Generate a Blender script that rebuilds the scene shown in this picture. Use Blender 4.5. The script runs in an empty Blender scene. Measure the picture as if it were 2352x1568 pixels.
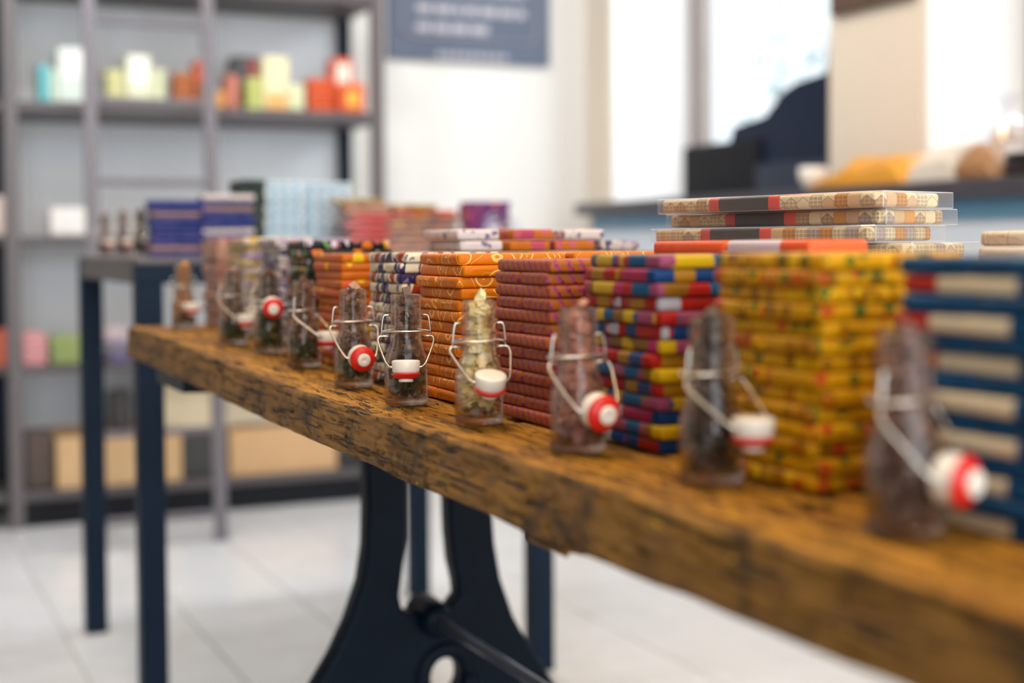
import bpy, bmesh, math, random
from mathutils import Vector, Matrix, noise

R = math.radians
sc = bpy.context.scene
COL = sc.collection
rnd = random.Random(7)

# ------------------------------------------------------------------ camera
EYE = Vector((0, 0, .918))
yaw, pit, rol = R(24.7), R(2.0), R(.35)
f0 = Vector((math.sin(yaw), math.cos(yaw), 0)); r0 = Vector((math.cos(yaw), -math.sin(yaw), 0)); u0 = Vector((0, 0, 1))
fw = f0 * math.cos(pit) - u0 * math.sin(pit); up = u0 * math.cos(pit) + f0 * math.sin(pit)
rt = r0 * math.cos(rol) - up * math.sin(rol); up = up * math.cos(rol) + r0 * math.sin(rol)
cd = bpy.data.cameras.new('camera')
cam = bpy.data.objects.new('camera', cd); COL.objects.link(cam)
m = Matrix((rt, up, -fw)).transposed().to_4x4(); m.translation = EYE
cam.matrix_world = m
cd.lens = 50; cd.sensor_width = 36; cd.shift_y = -105 / 2352
cd.clip_start = .05; cd.clip_end = 100
cd.dof.use_dof = True; cd.dof.focus_distance = 1.24; cd.dof.aperture_fstop = 2.9
sc.camera = cam

# ------------------------------------------------------------------ light and exposure
sc.view_settings.view_transform = 'Standard'; sc.view_settings.look = 'None'
sc.view_settings.gamma = 1; sc.view_settings.use_curve_mapping = False
sc.view_settings.exposure = 0.0
sc.cycles.max_bounces = 10; sc.cycles.transparent_max_bounces = 24
sc.cycles.sample_clamp_indirect = 6
w = bpy.data.worlds.new('overcast'); sc.world = w; w.use_nodes = True
bg = w.node_tree.nodes['Background']; bg.inputs[0].default_value = (.86, .94, 1, 1); bg.inputs[1].default_value = 1.5

def area(name, loc, rot, sx, sy, power, color, shape='RECTANGLE'):
    l = bpy.data.lights.new(name, 'AREA'); l.shape = shape; l.size = sx; l.size_y = sy
    l.energy = power; l.color = color
    o = bpy.data.objects.new(name, l); COL.objects.link(o); o.location = loc; o.rotation_euler = rot
    return o
area('shopfront_daylight', (.6, -3.3, 1.75), (R(90), 0, 0), 5.0, 2.8, 265, (.80, .90, 1))
area('ceiling_fill', (.5, 3.9, 3.12), (0, 0, 0), 2.6, 1.6, 34, (.84, .92, 1))  # unseen fill lamp added to brighten the back of the room
area('sky_above_window', (4.7, 4.4, 3.5), (0, R(52), 0), 1.6, 1.6, 60, (.90, .96, 1))
area('sky_above_window.001', (4.7, 2.5, 3.5), (0, R(52), 0), 1.6, 1.6, 100, (.90, .96, 1))
for x, p in ((.3, 24), (1.1, 12)):      # unseen fill lamps added to brighten the shelves
    area('shelf_fill', (x, 3.3, 3.05), (R(46), 0, 0), .5, .3, p, (.88, .94, 1))
for i, (x, y, p) in enumerate([(.15, .5, 9), (.25, 1.4, 9), (.4, 2.4, 8), (1.3, .9, 8), (.9, -.7, 16), (.1, .0, 7), (1.7, 4.0, 4), (1.9, 3.0, 8)]):
    area('ceiling_spot', (x, y, 2.9), (0, 0, 0), .13, .13, p, (1, .70, .40), 'DISK')

# ------------------------------------------------------------------ material helpers
class G:
    def __init__(s, name):
        s.m = bpy.data.materials.new(name); s.m.use_nodes = True
        s.t = s.m.node_tree; s.b = s.t.nodes['Principled BSDF']; s.out = s.t.nodes['Material Output']
    def n(s, typ, *ins, **kw):
        nd = s.t.nodes.new(typ)
        for k, v in kw.items(): setattr(nd, k, v)
        for i, v in enumerate(ins):
            if v is not None: s.set(nd.inputs[i], v)
        return nd
    def set(s, inp, v):
        if isinstance(v, bpy.types.NodeSocket): s.t.links.new(v, inp)
        elif isinstance(v, tuple) and len(v) == 3 and inp.type == 'RGBA': inp.default_value = (*v, 1)
        else: inp.default_value = v
    def math(s, op, a, b=0.0, c=None):
        return s.n('ShaderNodeMath', a, b, c, operation=op).outputs[0]
    def vmath(s, op, a, b=None):
        nd = s.n('ShaderNodeVectorMath', a, b, operation=op)
        return nd.outputs['Value'] if op in ('LENGTH', 'DOT_PRODUCT', 'DISTANCE') else nd.outputs[0]
    def mix(s, f, a, b):
        nd = s.t.nodes.new('ShaderNodeMix'); nd.data_type = 'RGBA'
        s.set(nd.inputs[0], f); s.set(nd.inputs[6], a); s.set(nd.inputs[7], b)
        return nd.outputs[2]
    def ramp(s, f, stops, interp='CONSTANT'):
        nd = s.t.nodes.new('ShaderNodeValToRGB'); cr = nd.color_ramp; cr.interpolation = interp
        while len(cr.elements) < len(stops): cr.elements.new(.5)
        for e, (p, c) in zip(cr.elements, stops):
            e.position = p; e.color = (*c, 1) if len(c) == 3 else c
        s.t.links.new(f, nd.inputs[0]); return nd.outputs[0]
    def obj(s): return s.n('ShaderNodeTexCoord').outputs['Object']
    def scaled(s, v, sc_, off=(0, 0, 0)):
        nd = s.n('ShaderNodeMapping', v); nd.inputs['Scale'].default_value = sc_; nd.inputs['Location'].default_value = off
        return nd.outputs[0]
    def noise(s, v, scale, detail=3, rough=.5, dist=0.0):
        nd = s.t.nodes.new('ShaderNodeTexNoise')
        if v is not None: s.t.links.new(v, nd.inputs['Vector'])
        nd.inputs['Scale'].default_value = scale; nd.inputs['Detail'].default_value = detail
        nd.inputs['Roughness'].default_value = rough; nd.inputs['Distortion'].default_value = dist
        return nd.outputs[0]
    def vor(s, v, scale, rand=1.0, feature='F1'):
        nd = s.t.nodes.new('ShaderNodeTexVoronoi'); nd.feature = feature
        s.t.links.new(v, nd.inputs['Vector']); nd.inputs['Scale'].default_value = scale
        nd.inputs['Randomness'].default_value = rand
        return nd
    def sep(s, v): return s.n('ShaderNodeSeparateXYZ', v).outputs
    def bump(s, h, strength=.3, dist=.002):
        nd = s.t.nodes.new('ShaderNodeBump'); nd.inputs['Strength'].default_value = strength
        nd.inputs['Distance'].default_value = dist; s.t.links.new(h, nd.inputs['Height'])
        s.t.links.new(nd.outputs[0], s.b.inputs['Normal'])
    def fin(s, col=None, rough=.5, metal=0.0, spec=None):
        if col is not None: s.set(s.b.inputs['Base Color'], col)
        s.set(s.b.inputs['Roughness'], rough); s.set(s.b.inputs['Metallic'], metal)
        if spec is not None: s.b.inputs['Specular IOR Level'].default_value = spec
        return s.m

def plain(name, col, rough=.5, metal=0.0, var=.12, scale=14, bump=0.0, spec=None):
    g = G(name); v = g.obj(); n = g.noise(v, scale, 4, .6)
    c = g.mix(n, tuple(x * (1 - var) for x in col), tuple(min(1, x * (1 + var)) for x in col))
    if bump: g.bump(g.noise(v, scale * 6, 4), bump)
    return g.fin(c, rough, metal, spec)

def clear(name, tint=(.95, .95, .95), ior=1.45, rough=.02, white_sheen=0.0):
    g = G(name); t = g.n('ShaderNodeBsdfTransparent', tint); gl = g.n('ShaderNodeBsdfGlossy', (1, 1, 1), rough)
    lw = g.n('ShaderNodeLayerWeight').outputs['Facing']; f0_ = ((ior - 1) / (ior + 1)) ** 2
    fr = g.math('ADD', g.math('MULTIPLY', g.math('POWER', lw, 5.0), 1 - f0_), f0_)      # the same from both sides of a thin wall
    mx = g.n('ShaderNodeMixShader', fr, t.outputs[0], gl.outputs[0])
    if white_sheen:
        mx = g.n('ShaderNodeMixShader', white_sheen, mx.outputs[0], g.n('ShaderNodeBsdfDiffuse', (.85, .86, .9)).outputs[0])  # pale diffuse share paints in the film's white reflections
    g.t.links.new(mx.outputs[0], g.out.inputs[0]); return g.m

# ------------------------------------------------------------------ mesh helpers
def link(name, me, mats, parent=None, loc=None, smooth=False, rot=None):
    if not isinstance(mats, (list, tuple)): mats = [mats]
    for mm in mats:
        if mm is not None and len(me.materials) < len(mats): me.materials.append(mm)
    if smooth:
        me.polygons.foreach_set('use_smooth', [True] * len(me.polygons))
    o = bpy.data.objects.new(name, me); COL.objects.link(o)
    if parent: o.parent = parent
    if loc is not None: o.location = loc
    if rot is not None: o.rotation_euler = rot
    return o
def bm_obj(name, bm, mats, parent=None, loc=None, smooth=False, rot=None):
    me = bpy.data.meshes.new(name); bm.to_mesh(me); bm.free()
    return link(name, me, mats, parent, loc, smooth, rot)
def tag(o, label=None, cat=None, group=None, kind=None):
    if label: o['label'] = label
    if cat: o['category'] = cat
    if group: o['group'] = group
    if kind: o['kind'] = kind
    return o
def thing(name, label, cat, loc=(0, 0, 0), rotz=0.0, group=None):
    o = bpy.data.objects.new(name, None); COL.objects.link(o); o.location = loc; o.rotation_euler = (0, 0, rotz)
    o.empty_display_size = .05
    return tag(o, label, cat, group)
def box(bm, x0, x1, y0, y1, z0, z1, r=0.0, seg=2, mat=0):
    res = bmesh.ops.create_cube(bm, size=1); vs = res['verts']
    for v in vs:
        v.co = Vector((x0 + (v.co.x + .5) * (x1 - x0), y0 + (v.co.y + .5) * (y1 - y0), z0 + (v.co.z + .5) * (z1 - z0)))
    fs = {f for v in vs for f in v.link_faces}
    for f in fs: f.material_index = mat
    if r:
        es = list({e for v in vs for e in v.link_edges})
        bmesh.ops.bevel(bm, geom=es, offset=r, segments=seg, affect='EDGES', profile=.5)
def bbox(name, x0, x1, y0, y1, z0, z1, mats, r=0.0, seg=2, parent=None, smooth=False):
    """box whose object origin is its base centre"""
    bm = bmesh.new(); cx, cy = (x0 + x1) / 2, (y0 + y1) / 2
    box(bm, x0 - cx, x1 - cx, y0 - cy, y1 - cy, 0, z1 - z0, r, seg)
    return bm_obj(name, bm, mats, parent, (cx, cy, z0), smooth)
def rel(o, p):
    o.location = Vector(o.location) - Vector(p.location); return o
def lathe(bm, prof, n=40, axis='Z', mat=0):
    rings = []
    for r, z in prof:
        if r < 1e-6: rings.append([bm.verts.new((0, 0, z))])
        else: rings.append([bm.verts.new((r * math.cos(2 * math.pi * i / n), r * math.sin(2 * math.pi * i / n), z)) for i in range(n)])
    for a, b in zip(rings, rings[1:]):
        for i in range(n):
            j = (i + 1) % n
            if len(a) == 1 and len(b) == 1: continue
            q = [a[0], b[j], b[i]] if len(a) == 1 else ([a[i], a[j], b[0]] if len(b) == 1 else [a[i], a[j], b[j], b[i]])
            f = bm.faces.new(q); f.material_index = mat
    return rings
def tube(bm, pts, r, n=8):
    pts = [Vector(p) for p in pts]; rings = []; side = None
    for i, p in enumerate(pts):
        t = (pts[min(i + 1, len(pts) - 1)] - pts[max(i - 1, 0)]).normalized()
        if side is None:
            side = t.orthogonal().normalized()
        side = (side - t * side.dot(t)).normalized(); o2 = t.cross(side)
        rings.append([bm.verts.new(p + side * (r * math.cos(2 * math.pi * k / n)) + o2 * (r * math.sin(2 * math.pi * k / n))) for k in range(n)])
    for a, b in zip(rings, rings[1:]):
        for i in range(n): bm.faces.new((a[i], a[(i + 1) % n], b[(i + 1) % n], b[i]))
    bm.faces.new(rings[0][::-1]); bm.faces.new(rings[-1])
def soft(pts, k=4, rad=.35):
    """round the corners of a polyline"""
    pts = [Vector(p) for p in pts]; out = [pts[0]]
    for a, b, c in zip(pts, pts[1:], pts[2:]):
        p, q = b.lerp(a, rad), b.lerp(c, rad)
        for i in range(k + 1):
            t = i / k; out.append(p.lerp(b, t).lerp(b.lerp(q, t), t))
    return out + [pts[-1]]
def prism(bm, pts, y0, y1, mat=0):
    """polygon in XZ pulled along Y"""
    a = [bm.verts.new((x, y0, z)) for x, z in pts]; b = [bm.verts.new((x, y1, z)) for x, z in pts]
    for f in ([bm.faces.new(a), bm.faces.new(b[::-1])] + [bm.faces.new((a[i], b[i], b[(i + 1) % len(a)], a[(i + 1) % len(a)])) for i in range(len(a))]):
        f.material_index = mat
    bmesh.ops.recalc_face_normals(bm, faces=bm.faces)

# ------------------------------------------------------------------ common materials
M_steel = plain('grey_brown_painted_steel', (.115, .098, .10), .5, 0, .15, 9)
M_steel_shade = plain('shaded_navy_steel', (.0055, .015, .032), .5, 0, .25, 9, 0, .12)  # same steel as above, its shade put into a darker navy colour
M_iron = plain('black_cast_iron', (.0012, .006, .014), .38, 0, .4, 22, .2, .10)
M_wire = plain('galvanised_wire', (.62, .58, .52), .28, 1.0, .15, 60)
M_white = plain('white_plastic', (.78, .72, .62), .38, 0, .04, 40)
M_red = plain('red_rubber', (.62, .012, .006), .42, 0, .1, 60)
g = G('bottle_glass'); gb = g.n('ShaderNodeBsdfGlass', (.97, .96, .95), .0, 1.46); gt = g.n('ShaderNodeBsdfTransparent', (.965, .95, .935))
gm = g.n('ShaderNodeMixShader', .64, gb.outputs[0], gt.outputs[0]); g.t.links.new(gm.outputs[0], g.out.inputs[0]); M_glass = g.m
M_case = clear('clear_plastic_film', (.975, .975, .98), 1.5, .05, .07)
g = G('solid_glass'); gb = g.n('ShaderNodeBsdfGlass', (.96, .95, .93), .02, 1.45)
gt = g.n('ShaderNodeBsdfTransparent', (.9, .88, .85)); gm = g.n('ShaderNodeMixShader', .45, gb.outputs[0], gt.outputs[0])
g.t.links.new(gm.outputs[0], g.out.inputs[0]); M_solid = g.m
M_dark = plain('black_plastic', (.006, .007, .011), .5, 0, .2, 12, 0, .2)

def filling_material():
    g = G('filling_pieces'); a = g.n('ShaderNodeAttribute', attribute_name='tint'); v = g.obj()
    n = g.noise(v, 260, 4, .6)
    c = g.mix(n, a.outputs[0], g.n('ShaderNodeVectorMath', a.outputs[0], (.45, .42, .4), operation='MULTIPLY').outputs[0])
    g.bump(n, .5, .001); return g.fin(c, .42)
M_fill = filling_material()

# ------------------------------------------------------------------ wrapper papers
def paper(name, fn, rough=.42):
    g = G(name); v = g.obj()
    oi = g.n('ShaderNodeObjectInfo').outputs['Random']
    off = g.n('ShaderNodeCombineXYZ', g.math('MULTIPLY', oi, 3.7), g.math('MULTIPLY', oi, 1.3), 0.0).outputs[0]
    c = fn(g, v, off)
    g.bump(g.noise(v, 90, 4, .6), .22, .003)
    return g.fin(c, rough, 0, .16)
def shift(g, v, off, k=.02): return g.vmath('ADD', v, g.vmath('MULTIPLY', off, (k, k, 0)))
def p_citrus(base, line, scale=34):
    def fn(g, v, off):
        p = shift(g, v, off, .03); vo = g.vor(g.scaled(p, (1, 1, .7)), scale, .75)
        d = vo.outputs['Distance']; dv = g.sep(g.vmath('SUBTRACT', g.vmath('MULTIPLY', p, (scale, scale, scale * .7)), g.vmath('MULTIPLY', vo.outputs['Position'], (scale, scale, scale))))
        ring = g.math('LESS_THAN', g.math('ABSOLUTE', g.math('SUBTRACT', d, .40)), .019)
        ang = g.math('ARCTAN2', g.math('ADD', dv[2], .001), g.math('ADD', dv[0], dv[1]))
        sp = g.math('GREATER_THAN', g.math('COSINE', g.math('MULTIPLY', ang, 10.0)), .80)
        sp = g.math('MULTIPLY', sp, g.math('LESS_THAN', d, .30))
        sp = g.math('MULTIPLY', sp, g.math('GREATER_THAN', vo.outputs['Color'], .35))
        f = g.math('MAXIMUM', ring, sp)
        curl = g.math('LESS_THAN', g.math('ABSOLUTE', g.math('SUBTRACT', g.noise(p, 38, 0), .5)), .0028)
        f = g.math('MULTIPLY', g.math('MAXIMUM', f, curl), .8)
        return g.mix(f, base, line)
    return fn
def p_bands(stops, scale=(60, 60, 20), dist=6.0, nscale=1.2):
    """marbled bands along the bar"""
    def fn(g, v, off):
        p = g.scaled(shift(g, v, off, .01), scale); n = g.noise(p, nscale, 2, .5, 1.0)
        x = g.sep(p)[0]
        f = g.math('FRACT', g.math('ADD', g.math('MULTIPLY', x, .42), g.math('MULTIPLY', n, dist * .35)))
        return g.ramp(f, stops)
    return fn
def p_cells(stops, scale=(75, 75, 14), rand=.7):
    def fn(g, v, off):
        vo = g.vor(g.scaled(shift(g, v, off, .05), scale), 1.0, rand)
        return g.ramp(g.sep(vo.outputs['Color'])[0], stops)
    return fn
def p_flowers(base, cols, scale=62, r=.42, core=None, share=.0, flat=.8):
    """round blooms with a core on a ground colour"""
    def fn(g, v, off):
        vo = g.vor(g.scaled(shift(g, v, off, .05), (1, 1, flat)), scale, .8); d = vo.outputs['Distance']
        cs = g.sep(vo.outputs['Color'])
        n = len(cols); c = g.ramp(cs[0], [(i / n, q) for i, q in enumerate(cols)])
        if core: c = g.mix(g.math('LESS_THAN', d, r * .5), c, g.ramp(cs[1], [(i / len(core), q) for i, q in enumerate(core)]))
        f = g.math('LESS_THAN', d, r)
        if share: f = g.math('MULTIPLY', f, g.math('GREATER_THAN', cs[2], share))
        return g.mix(f, base, c)
    return fn
def p_speck(base, col, scale=90, lo=.52, hi=.6, col2=None):
    def fn(g, v, off):
        p = shift(g, v, off, .05); f = g.ramp(g.noise(p, scale, 3, .6), [(lo, (0, 0, 0)), (hi, (1, 1, 1))], 'LINEAR')
        c = g.mix(f, base, col)
        if col2:
            f2 = g.ramp(g.noise(g.scaled(p, (1, 1, 1), (3, 1, 2)), scale * .8, 3), [(lo + .04, (0, 0, 0)), (hi + .03, (1, 1, 1))], 'LINEAR')
            c = g.mix(f2, c, col2)
        return c
    return fn
def p_band2(a, b, c, x1, x2):
    def fn(g, v, off):
        s = g.sep(v)
        q = g.mix(g.math('GREATER_THAN', s[0], x1), a, b)
        return g.mix(g.math('GREATER_THAN', s[0], x2), q, c)
    return fn
cream = (.70, .60, .42)
def p_tuft(a, b, c_):
    def fn(g, v, off):
        q = g.sep(v); n = g.noise(g.scaled(shift(g, v, off, .03), (1, 1, .6)), 520, 2, .6)
        f = g.math('FRACT', g.math('ADD', g.math('ADD', g.math('MULTIPLY', g.math('ADD', q[0], q[1]), 92.0), g.math('MULTIPLY', q[2], 60.0)), g.math('MULTIPLY', n, 1.0)))
        return g.ramp(f, [(0, a), (.50, b), (.74, c_), (.84, b)])
    return fn
def p_check(a, b):
    def fn(g, v, off):
        q = g.sep(v)
        cx_ = g.math('LESS_THAN', g.math('FRACT', g.math('ADD', g.math('MULTIPLY', q[0], 42.0), g.math('MULTIPLY', q[1], 42.0))), .5)
        cz_ = g.math('LESS_THAN', g.math('ABSOLUTE', g.math('SUBTRACT', q[2], .0056)), .0034)
        return g.mix(g.math('MULTIPLY', cx_, cz_), a, b)
    return fn
P = {
 'citrus': paper('orange_citrus_paper', p_citrus((.60, .150, .0015), (.85, .55, .16))),
 'marble': paper('cream_red_purple_marbled_paper', p_bands([(0, cream), (.13, (.085, .045, .15)), (.25, cream), (.36, (.32, .036, .008)), (.56, cream), (.68, (.22, .17, .25)), (.76, (.035, .02, .08)), (.88, cream)], (34, 34, 20), 3.2, 1.3)),
 'rose': paper('rust_and_pink_tufted_paper', p_tuft((.36, .105, .003), (.36, .062, .105), (.14, .012, .025))),
 'pop': paper('blue_yellow_red_pop_paper', p_cells([(0, (0.003, 0.068, 0.160)), (.24, (0.496, 0.304, 0.003)), (.48, (0.192, 0.080, 0.006)), (.62, (0.240, 0.048, 0.096)), (.74, (0.320, 0.010, 0.008)), (.84, (0.336, 0.016, 0.080)), (.93, (0.336, 0.160, 0.224))], (78, 78, 16), .6)),
 'label': paper('red_blue_label_paper', p_cells([(0, (0.320, 0.010, 0.005)), (.34, (0.368, 0.352, 0.376)), (.52, (0.004, 0.036, 0.128)), (.66, (0.320, 0.144, 0.006)), (.80, (0.320, 0.010, 0.064))], (60, 60, 10), .5)),
 'yellow': paper('yellow_floral_paper', p_flowers((.56, .27, .002), [(.66, .38, .004), (.50, .06, .008), (.26, .10, .002), (.08, .11, .008), (.64, .36, .004), (.30, .13, .002)], 95, .5, [(.60, .16, .006), (.70, .42, .006), (.24, .09, .002)], .15)),
 'blue': paper('deep_blue_paper', p_speck((.004, .050, .125), (.006, .07, .17), 30)),
 'flag': paper('red_and_ivory_banded_paper', p_band2((.42, .018, .008), (.66, .54, .36), (.004, .050, .125), -.026, .027)),
 'black': paper('black_flower_paper', p_flowers((.010, .014, .010), [(.60, .15, .015), (.13, .26, .08), (.52, .46, .56), (.30, .07, .08), (.60, .30, .02)], 58, .44, [(.62, .55, .62), (.60, .16, .01), (.012, .03, .02)], .1)),
 'sunny': paper('orange_paper_with_yellow_blooms', p_flowers((.50, .115, .006), [(.70, .42, .01), (.62, .08, .04), (.55, .14, .01), (.45, .06, .14)], 58, .40, None, .15)),
 'ink': paper('white_paper_with_violet_ink_blots', p_speck((.50, .43, .42), (.055, .045, .10), 60, .52, .57, (.30, .24, .36))),
 'olive': paper('cream_and_olive_paper', p_speck((.52, .40, .20), (.20, .13, .035), 80, .48, .56)),
 'meadow': paper('ivory_wildflower_paper', p_flowers((.60, .50, .36), [(.62, .12, .03), (.62, .22, .28), (.65, .38, .03), (.30, .22, .40), (.6, .5, .4)], 60, .5, None, .2)),
 'blush': paper('blush_pink_paper', p_speck((.46, .27, .20), (.36, .17, .13), 80, .48, .58)),
 'lemon': paper('ivory_paper_with_citrus_slices', p_citrus((.72, .62, .48), (.62, .34, .14), 30)),
 'speck': paper('white_paper_with_violet_specks', p_speck((.60, .52, .50), (.13, .09, .20), 95, .58, .64)),
 'rust': paper('orange_paper_with_pink_blooms', p_flowers((.46, .13, .012), [(.45, .07, .11), (.50, .10, .14), (.40, .05, .09)], 50, .45)),
 'violet': paper('royal_violet_paper', p_speck((.045, .045, .19), (.012, .03, .14), 40, .45, .55)),
 'mauve': paper('dusky_mauve_paper', p_speck((.32, .17, .22), (.25, .17, .12), 40, .45, .55)),
 'ice': paper('ice_blue_checked_paper', p_check((.62, .70, .74), (.13, .38, .60))),
 'ice_shade': paper('shaded_ice_paper', p_speck((.05, .065, .055), (.012, .025, .028), 40, .4, .6)),
 'scarlet': paper('scarlet_paper', p_speck((.56, .028, .016), (.40, .02, .02), 30, .5, .6)),
 'coral': paper('coral_paper_with_lilac_panel', p_band2((.80, .12, .035), (.66, .60, .68), (.66, .60, .68), -.018, .05)),
 'flame': paper('plain_coral_paper', p_speck((.80, .12, .035), (.72, .10, .03), 30)),
 'berry': paper('violet_and_coral_paper', p_cells([(0, (.15, .035, .16)), (.4, (.50, .09, .06)), (.62, (.34, .045, .15)), (.8, (.08, .04, .14))], (40, 40, 30), .8)),
}

# ------------------------------------------------------------------ the room
M_wall = plain('warm_white_wall_paint', (.72, .70, .665), .7, 0, .03, 3, .05)
M_wallr = plain('warm_lit_wall_paint', (.74, .64, .52), .7, 0, .03, 3, .05)  # warm light and bounce put into the colour of this wall
M_jamb = plain('white_gloss_paint', (.88, .88, .87), .35, 0, .02, 4)  # white of the baseboard; on the jambs it stands in for daylight
M_ceil = plain('white_ceiling_paint', (.80, .78, .75), .8, 0, .02, 3)
M_grout = plain('beige_grout', (.42, .36, .30), .8, 0, .1, 20)
def tile_mat():
    g = G('pale_ceramic_tile'); v = g.obj(); oi = g.n('ShaderNodeObjectInfo').outputs['Random']
    n = g.noise(g.vmath('ADD', v, g.n('ShaderNodeCombineXYZ', g.math('MULTIPLY', oi, 40.0), oi, oi).outputs[0]), 4.5, 5, .6, .6)
    c = g.ramp(n, [(.25, (.60, .59, .59)), (.55, (.72, .72, .73)), (.8, (.68, .66, .65))], 'LINEAR')
    c = g.mix(g.math('MULTIPLY', oi, .35), c, (.62, .60, .59))
    return g.fin(c, .22)
M_tile = tile_mat()
def struct(name, bm, mats, loc=None):
    o = bm_obj(name, bm, mats, None, loc); o['kind'] = 'structure'; return o

X0r, X1r, Y0r, Y1r, ZC = -2.6, 2.806, -3.6, 5.35, 3.2
bm = bmesh.new(); box(bm, X0r, 3.3, Y0r, Y1r, -.12, -.004); floor = struct('floor', bm, M_grout)
tm = bpy.data.meshes.new('tile'); tb = bmesh.new(); box(tb, -.1485, .1485, -.4485, .4485, -.004, 0, .0012, 1); tb.to_mesh(tm); tb.free(); tm.materials.append(M_tile)
for i in range(-3, 9):
    for j in range(-1, 6):
        o = bpy.data.objects.new('tile', tm); COL.objects.link(o); o.parent = floor
        o.location = (.43 + .30 * i + .15, 3.46 + .90 * (j - 3) + .45 - (.0), rnd.uniform(-.0006, .0))
bm = bmesh.new(); box(bm, X0r, 3.3, Y0r, Y1r, ZC, ZC + .1); struct('ceiling', bm, M_ceil)
bm = bmesh.new(); box(bm, X0r, 3.3, Y1r, Y1r + .12, 0, ZC); struct('wall_back', bm, M_wall)
bm = bmesh.new(); box(bm, X0r - .1, X0r, Y0r, Y1r, 0, ZC); struct('wall_left', bm, plain('brown_left_wall', (.16, .12, .09), .8, 0, .05, 3))
bm = bmesh.new(); box(bm, X0r, 3.3, Y0r - .1, Y0r, 0, ZC); struct('wall_front', bm, M_wall)
bm = bmesh.new()
for y0, y1 in ((5.135, 5.35), (3.25, 3.687), (-3.6, 1.75)): box(bm, X1r, 3.3, y0, y1, 0, ZC)
for y0, y1 in ((3.687, 5.135), (1.75, 3.25)):
    box(bm, X1r, 3.3, y0, y1, 0, 1.0); box(bm, X1r, 3.3, y0, y1, 2.8, ZC)
struct('wall_right', bm, M_wallr)
for i, y in enumerate((5.135, 3.25)):       # added linings on the far jambs of the niches, daylight put into their white
    bm = bmesh.new(); box(bm, X1r + .012, 3.19, y - .012, y, 1.0, 2.8, .003); struct('trim_%d' % (i + 1), bm, M_jamb)
M_frame = plain('taupe_window_frame', (.34, .29, .27), .5, 0, .1, 8)
M_pane = clear('window_pane', (.97, .98, .98), 1.3, .01)
for i, (y0, y1) in enumerate(((3.687, 5.135), (1.75, 3.25))):
    y1 -= .012
    root = bpy.data.objects.new('window_%d' % (i + 1), None); COL.objects.link(root); root['kind'] = 'structure'
    root.location = (3.22, (y0 + y1) / 2, 1.0); cy = (y0 + y1) / 2; h = (y1 - y0) / 2
    bm = bmesh.new()
    box(bm, -.03, .03, h - .075, h, 0, 1.8, .004); box(bm, -.03, .03, -h, -h + .075, 0, 1.8, .004)
    box(bm, -.03, .03, -h + .075, h - .075, 0, .07, .004); box(bm, -.03, .03, -h + .075, h - .075, 1.73, 1.8, .004)
    bm_obj('window_frame', bm, M_frame, root)
    bm = bmesh.new(); box(bm, -.004, .004, -h + .07, h - .07, .06, 1.74); bm_obj('pane', bm, M_pane, root)
bm = bmesh.new(); box(bm, 1.75, 2.806, Y1r - .014, Y1r, 0, .09, .003); struct('baseboard_back', bm, M_jamb)

# what the window looks out on: pale house front and a young tree
M_fac = plain('pale_render', (.62, .66, .64), .8, 0, .05, 2)
M_leaf = plain('blue_green_leaf', (.16, .34, .33), .5, 0, .3, 3)
M_bark = plain('grey_bark', (.22, .2, .18), .8, 0, .2, 20)
t = thing('house_front', 'pale grey rendered house corner seen through the window glass', 'building', (5.72, 11.0, -.3))
bm = bmesh.new(); box(bm, -.6, .6, -1.2, 1.6, 0, 6); bm_obj('wall', bm, M_fac, t)
bm = bmesh.new(); box(bm, -.7, .7, -1.3, 1.7, 5.4, 5.6, .02); bm_obj('cornice', bm, M_fac, t)
t = thing('young_tree', 'thin blue-green young tree blurred outside the window', 'tree', (7.6, 9.9, -.3))
bm = bmesh.new(); tube(bm, [(0, 0, 0), (.03, .02, 1.2), (-.05, .05, 2.4), (.05, 0, 3.6)], .05, 8); tube(bm, [(0, .03, 1.8), (.2, -.3, 2.3), (.3, -.5, 2.9)], .025, 6); tube(bm, [(0, .03, 1.5), (-.2, .4, 2.1), (-.2, .6, 2.6)], .025, 6)
bm_obj('trunk', bm, M_bark, t, smooth=True)
verts, faces = [], []
for k in range(170):
    a, b, r_ = rnd.uniform(0, 6.28), rnd.uniform(-1, 1), rnd.uniform(.3, 1) ** .5
    c = Vector((math.cos(a) * .75 * r_, math.sin(a) * .8 * r_, 2.7 + b * 1.1 * r_)); u = Vector((rnd.gauss(0, 1), rnd.gauss(0, 1), rnd.gauss(0, 1))).normalized(); v_ = u.orthogonal().normalized(); s_ = rnd.uniform(.05, .09)
    i = len(verts); verts += [c - u * s_, c + v_ * s_ * .5, c + u * s_, c - v_ * s_ * .5]; faces.append((i, i + 1, i + 2, i + 3))
me = bpy.data.meshes.new('foliage'); me.from_pydata(verts, [], faces); o = link('foliage', me, M_leaf, t); o['kind'] = 'stuff'

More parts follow.
